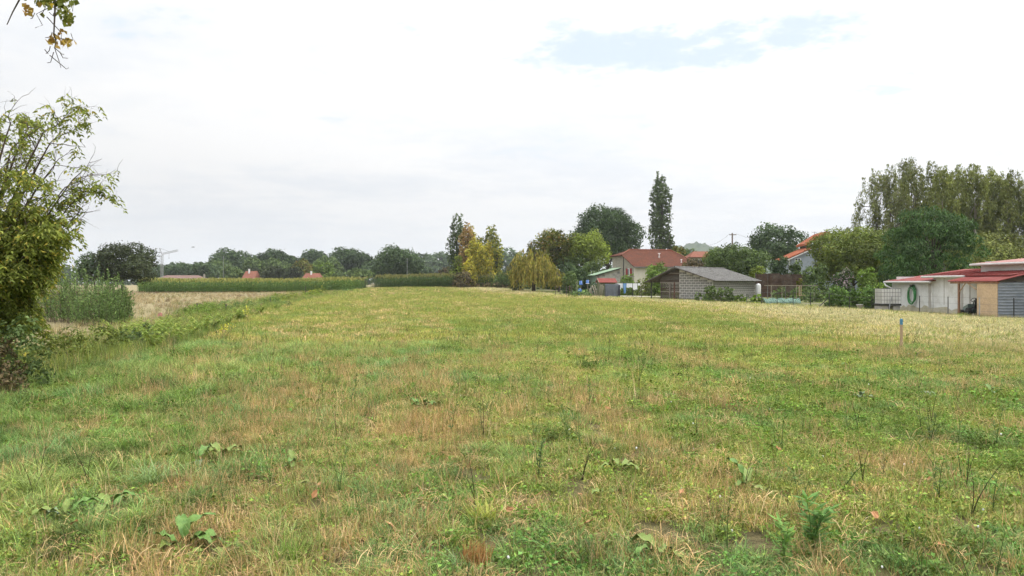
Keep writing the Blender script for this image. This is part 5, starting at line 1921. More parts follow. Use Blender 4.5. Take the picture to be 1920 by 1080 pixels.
def crane():
    Y = 242.0
    x = X(304, Y)
    zb = tz(x, Y)
    t = thing('tower_crane', 'small grey tower crane with short jib above the brown roof', 'crane', (x, Y, zb))
    s = Y / F
    zt = Z(478, Y) - zb
    za = Z(465, Y) - zb

    def lattice(a, b, w, n, r, name):
        mb = MB()
        a, b = Vector(a), Vector(b)
        d = (b - a).normalized()
        sdv = d.cross(Vector((0, 1, 0)))
        if sdv.length < .1:
            sdv = Vector((1, 0, 0))
        sdv.normalize()
        o2 = d.cross(sdv)
        cs = [(sdv * i + o2 * j) * w / 2 for i, j in ((-1, -1), (1, -1), (1, 1), (-1, 1))]
        for c in cs:
            mb.tube([a + c, b + c], r, 4)
        for k in range(n):
            p, q = a.lerp(b, k / n), a.lerp(b, (k + 1) / n)
            for m in range(4):
                mb.tube([p + cs[m], q + cs[(m + 1) % 4]], r * .7, 4)
        mb.build(name, M['steel'], t)
    lattice((0, 0, 0), (0, 0, zt), .55, 16, .045, 'mast')
    lattice((0, 0, zt + .3), (6.0, -2.0, Z(470, Y) - zb), .45, 12, .04, 'jib')
    MB().tube([(0, 0, zt), (-.9, .2, za)], .12, 5).build('apex_post', M['steel'], t)
    MB().tube([(-.9, .2, za), (2.6, -1.0, zt + 1.1)], .05, 4).tube([(-.9, .2, za), (-.5, .1, 1.5)], .04, 4).build('tie_cable', M['steel'], t)
    MB().box(-1.2, 1.2, -1.2, 1.2, 0, .9).build('ballast', M['concrete'], t)
    MB().tube([(2.7, -1.0, zt + .7), (2.7, -1.0, zt - .9)], .04, 4).box(2.6, 2.8, -1.1, -.9, zt - 1.2, zt - .9).build('hook', M['steel'], t)


crane()


def poles():
    Y = 128.0
    x = X(1373, Y)
    zb = tz(x, Y)
    t = thing('utility_pole', 'wooden utility pole with wires above the fruit trees', 'pole', (x, Y, zb))
    zt = Z(437, Y) - zb
    MB().tube([(0, 0, -.2), (0, 0, zt)], [.17, .12], 8).build('pole', M['pole_wood'], t)
    MB().box(-.5, .7, -.06, .06, zt - .35, zt - .22).build('crossarm', M['pole_wood'], t)
    for i, u in enumerate((-.4, 0.6)):
        MB().lathe([(.03, 0), (.05, .05), (.03, .12)], 6, (u, 0, zt - .22)).build('insulator', M['white_pipe'], t)
    e1 = Vector((X(1318, 118), 118, Z(462, 118) - zb)) - Vector((x, Y, 0))
    e2 = Vector((X(1440, 150), 150, Z(446, 150) - zb)) - Vector((x, Y, 0))
    for k, (e, u) in enumerate(((e1, -.4), (e2, .6))):
        a = Vector((u, 0, zt - .1))
        pts = [a.lerp(e, i / 10) + Vector((0, 0, -.5 * math.sin(math.pi * i / 10))) for i in range(11)]
        MB().tube(pts, .018, 4, False).build('cable', M['wire'], t)
    for px, y, top, label in ((419, 262, 482, 'pale thin lamp pole in front of the dark far oak'), (763.5, 222, 486, 'thin pole before the broad standalone oak')):
        x = X(px, y)
        zb = tz(x, y)
        t = thing('lamp_pole', label, 'pole', (x, y, zb))
        zt = Z(top, y) - zb
        MB().tube([(0, 0, -.2), (0, 0, zt)], [.045, .035], 6).build('pole', M['post_pale'], t)
        MB().box(-.18, .18, -.08, .08, zt, zt + .2).build('lamp_head', M['steel'], t)


poles()


# ------------------------------------------------------------------ garden fence, stakes and small things


def fences():
    posts = [(1157, 558, 545, 'post_dark'), (1203, 559, 541, 'post_dark'), (1221, 560, 541, 'post_dark'), (1310, 565, 545, 'post_dark'), (1352, 568, 549, 'post_dark'), (1400, 570, 551, 'post_grey'),
             (1428, 571, 547, 'post_dark'), (1457, 573, 548, 'post_dark'), (1487, 574, 547, 'post_dark'), (1519.5, 576, 548, 'post_dark'), (1555, 577, 549, 'post_dark'), (1593, 579, 556, 'post_dark'), (1635, 581, 556, 'post_dark')]
    t = thing('garden_fence', 'thin wire garden fence on dark posts along the straw field', 'fence', (0, 0, 0))
    prev = None
    for i, (px, b, top, mat) in enumerate(posts):
        Y = gy(b)
        x = X(px, Y)
        zb = tz(x, Y)
        zt = Z(top, Y)
        MB().bar((x, Y, zb - .1), (x, Y, zt), .055, n=5).build('post', M[mat], t)
        if prev:
            w = MB()
            for f in (.25, .6, .95):
                w.tube([(prev[0], prev[1], prev[2] + (prev[3] - prev[2]) * f), (x, Y, zb + (zt - zb) * f)], .006, 3)
            w.build('wire', M['wire'], t)
        prev = (x, Y, zb, zt)
    Y = gy(577)
    x = X(1555, Y)
    MB().bar((x - .85, Y - .1, tz(x, Y)), (x, Y, Z(557, Y)), .07).build('brace', M['post_dark'], t)
    t = thing('shed_fence', 'thin wire fence on four posts in front of the white shed', 'fence', (0, 0, 0))
    prev = None
    for px, b, top, mat in ((1724, 585, 554.5, 'post_dark'), (1777.5, 588.5, 556, 'post_grey'), (1836.5, 592, 557.5, 'post_pale'), (1901, 595, 558.5, 'post_dark'), (1985, 601, 560, 'post_dark')):
        Y = gy(b)
        x = X(px, Y)
        zb, zt = tz(x, Y), Z(top, Y)
        MB().bar((x, Y, zb - .1), (x, Y, zt), .055, n=5).build('post', M[mat], t)
        if prev:
            w = MB()
            for f in (.3, .65, .97):
                w.tube([(prev[0], prev[1], prev[2] + (prev[3] - prev[2]) * f), (x, Y, zb + (zt - zb) * f)], .004, 3)
            w.build('wire', M['wire'], t)
        prev = (x, Y, zb, zt)
    # timber frame over the vegetables
    Y = 68.0
    xa, xb = X(1439, Y), X(1534, Y)
    zb = tz(xa, Y)
    t = thing('plant_frame', 'pale timber frame with posts around the tomato plants', 'frame', (xa, Y, zb))
    zt = Z(535.5, Y) - zb
    Wf = xb - xa
    for i in range(8):
        MB().bar((Wf * i / 7, (i % 2) * .9, 0), (Wf * i / 7, (i % 2) * .9, zt), .05).build('post', M['stick' if i % 3 else 'post_grey'], t)
    for yy in (0, .9):
        MB().bar((0, yy, zt), (Wf, yy, zt), .05).build('rail', M['stick'], t)
    MB().bar((Wf * .62, -.05, .55), (Wf * .80, -.05, .55), .05).build('rail', M['raw_wood'], t)
    for u in (.62, .66):
        MB().bar((Wf * u, -.05, .5), (Wf * u, -.05, zt), .06).build('post', M['raw_wood'], t)
    # netting tunnel
    Y = 62.0
    xa, xb = X(1430, Y), X(1497, Y)
    zb = tz(xa, Y)
    n, m = 60, 12
    vs, fs = [], []
    for i in range(n + 1):
        for j in range(m + 1):
            an = math.pi * j / m
            u = i / n
            h = .42 * (.75 + .25 * abs(math.cos(u * 12))) * (1 + .1 * math.sin(i * 1.7))
            vs.append((xa + (xb - xa) * u, Y + .55 * math.cos(an) * -1, zb + max(0.005, h * math.sin(an))))
    for i in range(n):
        for j in range(m):
            if (i * 7 + j * 3) % 11 == 0:
                continue
            a = i * (m + 1) + j
            fs.append((a, a + 1, a + m + 2, a + m + 1))
    o = MB().add(vs, fs).build('net_tunnel', M['net'])
    tag(o, 'low turquoise netting tunnel over the vegetable bed', 'netting')
    # flower pot under the laurels
    o = MB().lathe([(.12, 0), (.2, .3), (.22, .32), (.2, .34), (.05, .34)], 14).build('flower_pot', M['pot'], None, True)
    Y = gy(579)
    x = X(1612, Y)
    o.location = (x, Y, tz(x, Y))
    tag(o, 'grey flower pot on the ground between the laurel bushes', 'pot')
    # leaning sticks beside the tool shed
    g = 'sticks leaning beside the tool shed'
    for i, (px, bpy_, tpx, tpy, r) in enumerate([(1112, 556, 1107, 540, .05), (1110, 556, 1105, 541, .05), (1117, 553, 1111, 535, .09), (1120, 551, 1115, 534, .06), (1123, 551, 1126, 533, .03), (1125, 551, 1128, 534, .03), (1127, 551, 1130, 533, .03), (1128, 551, 1132, 536, .03), (1108, 557, 1109, 536, .035)]):
        Y = 90.5 if i < 4 or i == 8 else 92.2
        x0, x1 = X(px, Y), X(tpx, Y)
        zb = tz(x0, Y)
        o = MB().tube([(0, 0, 0), ((x1 - x0) * .5 + .02, .15, (Z(tpy, Y) - zb) * .5), (x1 - x0, .35, Z(tpy, Y) - zb)], [r, r * .85, r * .7], 6).build('leaning_stick', M['stick'], None, True)
        o.location = (x0, Y, zb)
        tag(o, ORD[i] + ' weathered stick of the bundle leaning left of the tool shed' if i < 4 or i == 8 else ORD[i - 4] + ' thin pale cane leaning on the tool shed wall', 'stick', g)
    # buckets on stakes, blue drum
    for px, top, bot, lab, Y in ((1089, 526.5, 534, 'blue bucket upturned on a stake, left of two', 92.0), (1101.5, 525, 532, 'blue bucket with white rim upturned on a stake, right of two', 92.5)):
        x = X(px, Y)
        zb = tz(x, Y)
        z0, z1 = Z(bot, Y) - zb, Z(top, Y) - zb
        t = thing('bucket', lab, 'bucket', (x, Y, zb))
        MB().lathe([(.22, z0), (.225, z0 + .04), (.205, z0 + .06), (.17, z1), (.02, z1 + .005)], 14).build('shell', M['blue_plastic'], t, True)
        MB().lathe([(.23, z0 - .01), (.238, z0 + .03), (.23, z0 + .05)], 14).build('rim', M['white_pipe' if px > 1095 else 'blue_plastic'], t, True)
        o = MB().tube([(0, 0, -.1), (.02, 0, z1 - .03)], .035, 6).build('stake', M['stick'])
        o.location = (x, Y, zb)
        tag(o, 'wooden stake under the ' + ('left' if px < 1095 else 'right, white rimmed') + ' blue bucket', 'stake')
    Y = 90.0
    x = X(1087, Y)
    zb = tz(x, Y)
    o = MB().lathe([(.02, 0), (.2, .01), (.24, .3), (.26, .7), (.16, .95), (.06, 1.0)], 12).build('blue_sack', M['blue_plastic'], None, True)
    o.location = (x, Y, zb + .0)
    tag(o, 'pale blue sack standing in the weeds below the buckets', 'sack')
    o = MB().tube([(0, 0, 0), (.03, .05, 1.9)], .035, 6).build('garden_cane', M['stick'])
    o.location = (X(1081.5, Y), Y, zb)
    tag(o, 'upright pale cane left of the blue sack', 'cane')
    # rusty netting left of it
    t = thing('old_fence', 'short rusty wire fence between the golden willow and the buckets', 'fence', (0, 0, 0))
    for i, px in enumerate((1042, 1050, 1062, 1068, 1072)):
        Y = 93 - i * .3
        x = X(px, Y)
        MB().bar((x, Y, tz(x, Y) - .1), (x, Y, tz(x, Y) + 1.35), .07 if i < 2 else .1, n=5).build('post', M['old_board' if i != 3 else 'board_red'], t)
    a, b = (X(1042, 93), 93), (X(1072, 91.8), 91.8)
    w = MB()
    for f in (.3, .7, 1.2):
        w.tube([(a[0], a[1], tz(*a) + f), (b[0], b[1], tz(*b) + f)], .008, 3)
    w.build('wire', M['wire'], t)
    # stone path behind the washing
    vs = []
    poly = [(X(1158, 95), 95), (X(1245, 90), 90), (X(1245, 86), 86), (X(1162, 90), 90)]
    o = MB().slab([(p[0], p[1], tz(*p) + .05) for p in poly][::-1], .08).build('path', pmat('pale_gravel', (0.34, 0.30, 0.25), (0.44, 0.40, 0.34), 6, 0.95, 0.4))
    tag(o, 'pale gravel path below the washing line', 'path', kind='structure')
    # survey stake with blue top
    Y = gy(655)
    x = X(1690, Y)
    zb = tz(x, Y)
    t = thing('survey_stake', 'wooden survey stake with blue painted top in the meadow', 'stake', (x, Y, zb))
    zt = Z(597, Y) - zb
    MB().box(-.028, .028, -.02, .02, -.1, zt - .16).build('shaft', M['raw_wood'], t)
    MB().add([(-.03, -.022, zt - .16), (.03, -.022, zt - .16), (.03, .022, zt - .16), (-.03, .022, zt - .16), (-.03, -.022, zt - .02), (.03, -.022, zt - .02), (.03, .022, zt - .02), (-.03, .022, zt - .02), (0, 0, zt)],
             [(0, 3, 2, 1), (0, 1, 5, 4), (1, 2, 6, 5), (2, 3, 7, 6), (3, 0, 4, 7), (4, 5, 8), (5, 6, 8), (6, 7, 8), (7, 4, 8)]).build('painted_top', M['blue_paint'], t)
    # posts in the fallow grass
    g = 'old posts in the fallow grass'
    for i, (px, b, top, lab) in enumerate([(372, 592, 568, 'old leaning wooden post in the fallow grass, nearest of the row'), (424, 588, 570, 'second old post in the fallow grass behind the nearest'), (507, 573, 557, 'old post in the fallow grass near the yellow weeds'),
                                           (345, 604, 595, 'short broken post at the edge of the ferns'), (573, 552.5, 536, 'dark post at the right end of the maize'), (540, 563, 553, 'thin far post in the fallow grass')]):
        Y = gy(b)
        x = X(px, Y)
        zb = tz(x, Y)
        o = MB().tube([(0, 0, -.1), (-.06 if i == 0 else .0, 0, Z(top, Y) - zb)], [.05, .04], 6).build('fence_post', M['old_board'])
        o.location = (x, Y, zb)
        tag(o, lab, 'post', g)
    for i, (px, b, top, lab) in enumerate([(299, 596, 586, 'pink survey ribbon on a stick, left one in the fallow grass'), (380, 592, 584, 'pink survey ribbon on a stick beside the leaning post'), (488, 575, 569, 'pink survey ribbon far in the fallow grass')]):
        Y = gy(b)
        x = X(px, Y)
        zb = tz(x, Y)
        zt = Z(top, Y) - zb
        t = thing('survey_ribbon', lab, 'ribbon', (x, Y, zb))
        MB().tube([(0, 0, 0), (0, 0, zt)], .012, 4).build('stick', M['stick'], t)
        MB().add([(0, 0, zt - .16), (.12, .02, zt - .2), (.14, -.02, zt - .02), (0, 0, zt), (-.1, .03, zt - .1), (-.09, -.02, zt - .22), (0, .02, zt - .02), (.12, .04, zt - .04), (.12, .04, zt - .18), (0, .02, zt - .16)],
                 [(0, 1, 2, 3), (0, 3, 4, 5), (9, 6, 7, 8)]).build('ribbon', M['pink'], t)
    # bird
    Y = 120.0
    o = MB().add([(-.3, 0, .05), (-.1, .05, .14), (0, 0, 0), (-.1, -.05, .12), (.3, 0, .07), (.1, .05, .15), (.1, -.05, .13), (0, -.2, -.03), (0, .22, .02), (0, 0, .1)],
                 [(0, 1, 2), (0, 2, 3), (4, 2, 5), (4, 6, 2), (7, 3, 9), (7, 9, 6), (8, 9, 1), (8, 5, 9), (3, 2, 7), (6, 7, 2), (1, 8, 2), (5, 2, 8)]).build('bird', M['bird'])
    o.location = (X(362, Y), Y, Z(464, Y))
    tag(o, 'small dark bird flying right of the crane', 'bird')


fences()


# ------------------------------------------------------------------ scattered grass, straw and maize (instanced by geometry nodes)
def blades(n, rad, hmin, hmax, wid, lean, droop, seed, seg=3, flat=0.0, vary=.32):
    """a tuft of curved tapering blades -> verts, faces, shade per vertex"""
    r = np.random.default_rng(seed)
    V, Fc, Sh = [], [], []
    for b in range(n):
        a = r.random() * 2 * math.pi
        q = math.sqrt(r.random()) * rad
        x0, y0 = q * math.cos(a), q * math.sin(a)
        d = r.random() * 2 * math.pi
        h = r.uniform(hmin, hmax)
        ln = lean * r.uniform(.3, 1.3) * h
        dr = droop * r.uniform(.3, 1.3) * h
        w = wid * r.uniform(.6, 1.3)
        pd = d + math.pi / 2 + r.normal() * .4
        sh = 1 + vary * r.normal()
        base = len(V)
        for s in range(seg + 1):
            u = s / seg
            out = ln * u + dr * u * u
            z = h * (u - flat * .5 * u * u) - dr * .55 * u * u * u
            if flat >= 1:
                z = h * .25 * math.sin(u * 3.1) + .01
                out = h * u
            ww = w * (1 - u ** 1.6) * .5 if s < seg else 0
            cx, cy = x0 + math.cos(d) * out, y0 + math.sin(d) * out
            if s < seg:
                V += [(cx - math.cos(pd) * ww, cy - math.sin(pd) * ww, z), (cx + math.cos(pd) * ww, cy + math.sin(pd) * ww, z)]
                Sh += [sh, sh]
            else:
                V.append((cx, cy, z))
                Sh.append(sh)
        for s in range(seg - 1):
            Fc.append((base + 2 * s, base + 2 * s + 1, base + 2 * s + 3, base + 2 * s + 2))
        Fc.append((base + 2 * seg - 2, base + 2 * seg - 1, base + 2 * seg))
    return V, Fc, Sh


def join_v(*parts):
    V, Fc, Sh = [], [], []
    for v, f, s in parts:
        b = len(V)
        V += v
        Fc += [tuple(b + i for i in q) for q in f]
        Sh += s
    return V, Fc, Sh


def leaflets(n, rad, h, size, seed, stem=False, col=(1, 1, 1)):
    r = np.random.default_rng(seed)
    V, Fc, Sh = [], [], []
    for k in range(n):
        a, q = r.random() * 6.28, math.sqrt(r.random()) * rad
        c = np.array([q * math.cos(a), q * math.sin(a), h * r.uniform(.3, 1)])
        d = unit(np.array([r.normal(), r.normal(), .35 * r.normal()]))
        w = unit(np.cross(d, np.array([0, 0, 1.]) + .4 * r.normal(size=3)))
        s = size * r.uniform(.6, 1.3)
        b = len(V)
        for p in (c - d * s * .5, c + w * s * .32 + np.array([0, 0, s * .1]), c + d * s * .5, c - w * s * .32 + np.array([0, 0, s * .1])):
            V.append(tuple(p))
            Sh.append(1 + .0 * s)
        Fc.append((b, b + 1, b + 2, b + 3))
        sh = 1 + .3 * r.normal()
        Sh[-4:] = [sh] * 4
    return V, Fc, Sh


def stalk(h, w, lean, seed, nl=0, lsize=.05):
    r = np.random.default_rng(seed)
    d = r.random() * 6.28
    V, Fc, Sh = [], [], []
    for s in range(4):
        u = s / 3
        cx, cy, z = lean * u * u * math.cos(d), lean * u * u * math.sin(d), h * u
        ww = w * (1 - .6 * u)
        for k in range(3):
            an = k * 2.094
            V.append((cx + ww * math.cos(an), cy + ww * math.sin(an), z))
            Sh.append(.8)
    for s in range(3):
        for k in range(3):
            Fc.append((s * 3 + k, s * 3 + (k + 1) % 3, s * 3 + 3 + (k + 1) % 3, s * 3 + 3 + k))
    for k in range(nl):
        u = .2 + .8 * r.random()
        a = r.random() * 6.28
        c = np.array([lean * u * u * math.cos(d), lean * u * u * math.sin(d), h * u])
        dd = unit(np.array([math.cos(a), math.sin(a), r.uniform(-.1, .9)]))
        w_ = unit(np.cross(dd, [0, 0, 1.]))
        s_ = lsize * r.uniform(.6, 1.2)
        b = len(V)
        for p in (c, c + dd * s_ * .5 + w_ * s_ * .16, c + dd * s_, c + dd * s_ * .5 - w_ * s_ * .16):
            V.append(tuple(p))
            Sh.append(1 + .2 * r.normal())
        Fc.append((b, b + 1, b + 2, b + 3))
    return V, Fc, Sh


def variant(coll, name, vfs, mat, shade_rgb=None):
    V, Fc, Sh = vfs
    me = bpy.data.meshes.new(name)
    me.from_pydata(V, [], Fc)
    at = me.attributes.new('shade', 'FLOAT_COLOR', 'POINT')
    a = np.ones((len(V), 4), np.float32)
    if shade_rgb is not None:
        a[:, :3] = np.array(shade_rgb)
    sh = np.array(Sh)
    a[:, :3] *= np.clip(sh, .30, 1.8)[:, None]
    # some blades of a tuft are dead (or still green among the straw); blades differ in hue
    k = np.floor(sh * 1e6).astype(np.int64)
    h1, h2 = (k * 7919 % 1000) / 1000.0, (k * 104729 % 1000) / 1000.0
    if any(w in name for w in ('turf', 'long', 'patch')) and 'straw' not in name:
        m = (h1 < (.05 if 'long' in name else .17)) & (sh < 1.25)
        a[m, :3] *= np.array([2.0, 1.40, 1.9])
    elif 'straw' in name or 'thatch' in name:
        m = h1 < .22
        a[m, :3] *= np.array([.42, .62, .36])
    a[:, 0] *= .86 + .28 * h2
    a[:, 2] *= 1.1 - .25 * h2
    if shade_rgb is None:
        a[:, :3] = np.minimum(a[:, :3], np.array([2.0, 1.55, 2.0]))
    at.data.foreach_set('color', a.ravel())
    me.materials.append(mat)
    o = bpy.data.objects.new(name, me)
    coll.objects.link(o)
    return o


def scatter(name, label, cat, coll, pts, idx, rot, scl, tint):
    n = len(pts)
    me = bpy.data.meshes.new(name)
    me.vertices.add(n)
    me.vertices.foreach_set('co', np.asarray(pts, np.float32).ravel())
    for nm, ty, dt, key in (('idx', 'INT', idx, 'value'), ('rot', 'FLOAT_VECTOR', rot, 'vector'), ('scl', 'FLOAT_VECTOR', scl, 'vector')):
        a = me.attributes.new(nm, ty, 'POINT')
        a.data.foreach_set(key, np.asarray(dt, np.int32 if ty == 'INT' else np.float32).ravel())
    a = me.attributes.new('tint', 'FLOAT_COLOR', 'POINT')
    t4 = np.ones((n, 4), np.float32)
    t4[:, :3] = np.clip(tint, .004, .9)
    a.data.foreach_set('color', t4.ravel())
    o = link(name, me)
    ng = bpy.data.node_groups.new(name + '_scatter', 'GeometryNodeTree')
    ng.interface.new_socket('Geometry', in_out='INPUT', socket_type='NodeSocketGeometry')
    ng.interface.new_socket('Geometry', in_out='OUTPUT', socket_type='NodeSocketGeometry')
    gi, go = ng.nodes.new('NodeGroupInput'), ng.nodes.new('NodeGroupOutput')
    ci = ng.nodes.new('GeometryNodeCollectionInfo')
    ci.inputs['Collection'].default_value = coll
    ci.inputs['Separate Children'].default_value = True
    ci.inputs['Reset Children'].default_value = True
    ip = ng.nodes.new('GeometryNodeInstanceOnPoints')
    ip.inputs['Pick Instance'].default_value = True

    def attr(nm, ty):
        a = ng.nodes.new('GeometryNodeInputNamedAttribute')
        a.data_type = ty
        a.inputs['Name'].default_value = nm
        return next(s for s in a.outputs if s.enabled and s.name == 'Attribute')
    ng.links.new(gi.outputs[0], ip.inputs['Points'])
    ng.links.new(ci.outputs[0], ip.inputs['Instance'])
    ng.links.new(attr('idx', 'INT'), ip.inputs['Instance Index'])
    ng.links.new(attr('rot', 'FLOAT_VECTOR'), ip.inputs['Rotation'])
    ng.links.new(attr('scl', 'FLOAT_VECTOR'), ip.inputs['Scale'])
    ng.links.new(ip.outputs[0], go.inputs[0])
    md = o.modifiers.new('scatter', 'NODES')
    md.node_group = ng
    tag(o, label, cat, kind='stuff')
    print(name, n)
    return o


def vcoll(name):
    return bpy.data.collections.new(name)


def wedge(n, y0, y1, power=1.0, margin=.76, extra=2.0, r=None):
    """points over the ground ahead, even per square metre between the two distances"""
    k = rng.random(n)
    y = np.sqrt(y0 ** 2 + k * (y1 ** 2 - y0 ** 2))
    x = (rng.random(n) * 2 - 1) * (margin * y + extra)
    return x, y


def meadow():
    global rng
    rng = np.random.default_rng(5)
    cg = vcoll('grass_variants')
    g = M['grass']
    names = {}

    def add(nm, vfs):
        variant(cg, '%02d_%s' % (len(names), nm), vfs, g)
        names[nm] = len(names)
    for k in range(4):
        add('turf%d' % k, join_v(blades(40, .12, .03, .10, .0058, .6, .4, 10 + k), leaflets(14, .12, .05, .026, 30 + k)))
    for k in range(3):
        add('long%d' % k, blades(44, .10, .12, .28, .0068, .4, .85, 40 + k, seg=4))
    for k in range(3):
        add('straw%d' % k, blades(24, .10, .06, .20, .0045, .35, .2, 50 + k))
    for k in range(2):
        add('thatch%d' % k, blades(34, .12, .10, .24, .0045, .9, .1, 60 + k, flat=1.0))
    for k in range(3):
        add('forb%d' % k, leaflets(52, .12, .08, .029, 70 + k))
    for k in range(3):
        add('weed%d' % k, join_v(stalk(.34, .004, .05, 80 + k, 16, .06), stalk(.26, .003, .06, 85 + k, 12, .05)))
    for k in range(2):
        add('stem%d' % k, join_v(stalk(.42, .0045, .08, 90 + k, 3, .03), stalk(.36, .004, .1, 95 + k, 2, .03)))
    for k in range(3):
        add('patch%d' % k, blades(70, .42, .06, .19, .014, .4, .3, 100 + k))
    for k in range(3):
        add('strawpatch%d' % k, blades(64, .42, .06, .17, .014, .95, .35, 110 + k))
    for k in range(2):
        add('tall%d' % k, blades(34, .30, .35, .72, .012, .22, .15, 120 + k))

    P, I, T, SC = [], [], [], []

    def emit(x, y, vn, tint, s, keep):
        keep = keep & (y > 1.0)
        x, y, tint, s = x[keep], y[keep], tint[keep], s[keep]
        if len(x) == 0:
            return
        k = np.array([names[v] for v in vn])[rng.integers(0, len(vn), len(x))]
        P.append(np.stack([x, y, terrain(x, y) - .005], 1))
        I.append(k)
        T.append(tint)
        SC.append(s)

    green = np.array([0.195, 0.268, 0.058])
    ygreen = np.array([0.312, 0.345, 0.088])
    bgreen = np.array([0.180, 0.290, 0.092])
    dgreen = np.array([0.095, 0.120, 0.030])
    tan = np.array([0.580, 0.415, 0.225])
    brown = np.array([0.400, 0.235, 0.115])
    strawc = np.array([0.490, 0.435, 0.265])

    def mixc(a, b, f):
        return a * (1 - f)[:, None] + b * f[:, None]

    def fields(x, y):
        d_l = x - line_left(y)
        wob = (fbm(x * .25, y * .25, 31) - .5) * 3
        straw = sstep(-3.5, 5.5, x - line_straw(y) + 1.6 * wob)
        inside = (d_l > -.6) & (x < line_fence(y) + .3)
        dry = .55 * fbm((x + .19 * y) * 1.15, y * .05, 41, 3) + .45 * fbm(x * .55, y * .30, 42)    # dry swathes along the mowing direction
        dry2 = fbm(x * 1.9, y * 1.3, 43)
        q = x + .19 * y                           # the mowing direction
        trk = 0
        for x0, am, wd in ((.85, 1.0, .40), (-1.25, .55, .35), (2.9, .5, .35), (5.0, .4, .35), (-3.3, .35, .3), (7.3, .3, .4)):
            trk = trk + am * np.exp(-((q - x0 + .35 * (fbm(y * .3, x * 0 + x0, 47, 2) - .5)) / wd) ** 2)
        trk = trk + .22 * np.exp(-((q - .2) / 2.0) ** 2)
        trk = trk * np.clip((fbm(q * 1.2, y * .45, 49) - .28) * 2.6, 0, 1)
        return d_l, straw, inside, dry, dry2, trk

    def greens(x, y):
        f1, f2 = fbm(x * .35, y * .35, 51), fbm(x * 1.3, y * 1.1, 53)
        c = mixc(green, ygreen, np.clip((f1 - .38) * 3.2, 0, 1))
        c = mixc(c, bgreen, np.clip((f2 - .52) * 4.0, 0, .75))
        c = mixc(c, dgreen, np.clip((fbm(x * 2.1, y * 1.7, 57) - .60) * 6, 0, .8))
        return c * (1 + .16 * rng.normal(size=(len(x), 1)))

    # near field 2.5 - 17 m
    def near(n, y0, y1, s0):
        x, y = wedge(n, y0, y1)
        d_l, straw, inside, dry, dry2, trk = fields(x, y)
        inside = inside & ((fbm(x * 5.0, y * 3.8, 91, 2) > .34) | (y > 14))
        left = sstep(-1.5, -5.0, x) * .0 + sstep(3.5, -4.5, x)      # longer grass to the left
        pdry = np.clip((dry - .47) * 4.5, 0, 1) * .42 + np.clip((dry2 - .58) * 7, 0, 1) * .42 + trk * .75 + straw * .55
        pdry = np.clip(pdry * .95 + .03, 0, .88)
        u = rng.random(n)
        isdry = u < pdry
        v = rng.random(n)
        s = s0 * (.7 + .6 * rng.random(n))
        gc = greens(x, y)
        tc = mixc(np.tile(tan, (n, 1)), brown, np.clip(rng.random(n) * 1.2 - .35, 0, 1)) if False else tan[None] * (1 - .55 * rng.random((n, 1)) ** 2) + brown[None] * (.55 * rng.random((n, 1)) ** 2) * .6
        tc = mixc(tc, brown * 1.1, np.clip(trk, 0, 1) * .35)
        tc = tc * (1 + .14 * rng.normal(size=(n, 1)))
        sc = strawc[None] * (1 + .14 * rng.normal(size=(n, 1)))
        tc = mixc(tc, strawc, straw * .8)
        plong = .10 + .55 * left * np.clip((fbm(x * .8, y * .8, 61) - .35) * 3, 0, 1)
        emit(x, y, ['turf0', 'turf1', 'turf2', 'turf3'], gc, s, inside & ~isdry & (v > plong + .16))
        emit(x, y, ['long0', 'long1', 'long2'], gc * np.array([.86, .98, 1.15]), s * (.50 + .26 * left), inside & ~isdry & (v < plong))
        emit(x, y, ['forb0', 'forb1', 'forb2'], gc * np.array([.72, .92, .7]), s * .95, inside & ~isdry & (v >= plong) & (v <= plong + .16))
        emit(x, y, ['straw0', 'straw1', 'straw2'], tc, s, inside & isdry & (v < .62))
        emit(x, y, ['thatch0', 'thatch1'], tc * 1.05, s, inside & isdry & (v >= .62))
        inside = inside & (fbm(x * 4.5, y * 3.6, 91, 2) > .30)
        # a green undercoat in the dry places, so that they stay mixed
        m = inside & isdry & (rng.random(n) < .45)
        emit(x, y, ['turf0', 'turf1', 'turf2', 'turf3'], gc, s * .9, m)
    near(24000, 2.6, 9.5, .95)
    near(40000, 9.5, 20, 1.25)
    # spare weeds and stalks
    x, y = wedge(900, 3.5, 24)
    d_l, straw, inside, dry, dry2, trk = fields(x, y)
    emit(x, y, ['weed0', 'weed1', 'weed2'], np.tile([0.12, 0.17, 0.05], (len(x), 1)) * (1 + .2 * rng.normal(size=(len(x), 1))), .6 + .6 * rng.random(len(x)), inside & (fbm(x * .6, y * .5, 71) > .47))
    x, y = wedge(260, 4, 26)
    d_l, straw, inside, dry, dry2, trk = fields(x, y)
    emit(x, y, ['stem0', 'stem1'], np.tile([0.07, 0.05, 0.03], (len(x), 1)) * (1 + .2 * rng.normal(size=(len(x), 1))), .55 + .5 * rng.random(len(x)), inside)

    # middle and far field
    def far(n, y0, y1, s0, p=0.9):
        x, y = wedge(n, y0, y1)
        d_l, straw, inside, dry, dry2, trk = fields(x, y)
        pdry = np.clip((dry - .47) * 4.5, 0, 1) * .34 + trk * .50 + straw * .80 + .08
        isdry = rng.random(n) < np.clip(pdry, 0, .95)
        s = s0 * (.75 + .5 * rng.random(n))
        gc = greens(x, y)
        gc = mixc(gc, ygreen * .95, sstep(18, 60, y) * .40)
        tc = mixc(np.tile(tan, (n, 1)), strawc, straw) * (1 + .15 * rng.normal(size=(n, 1)))
        emit(x, y, ['patch0', 'patch1', 'patch2'], gc, s, inside & ~isdry)
        emit(x, y, ['strawpatch0', 'strawpatch1', 'strawpatch2'], tc, s * (1 - .35 * sstep(-6, 0, x - line_fence(y))), inside & isdry)
    far(26000, 18, 38, .70)
    far(34000, 38, 80, 1.0)
    far(28000, 80, 190, 1.6)
    # garden lawn
    n = 9000
    x, y = wedge(n, 40, 125)
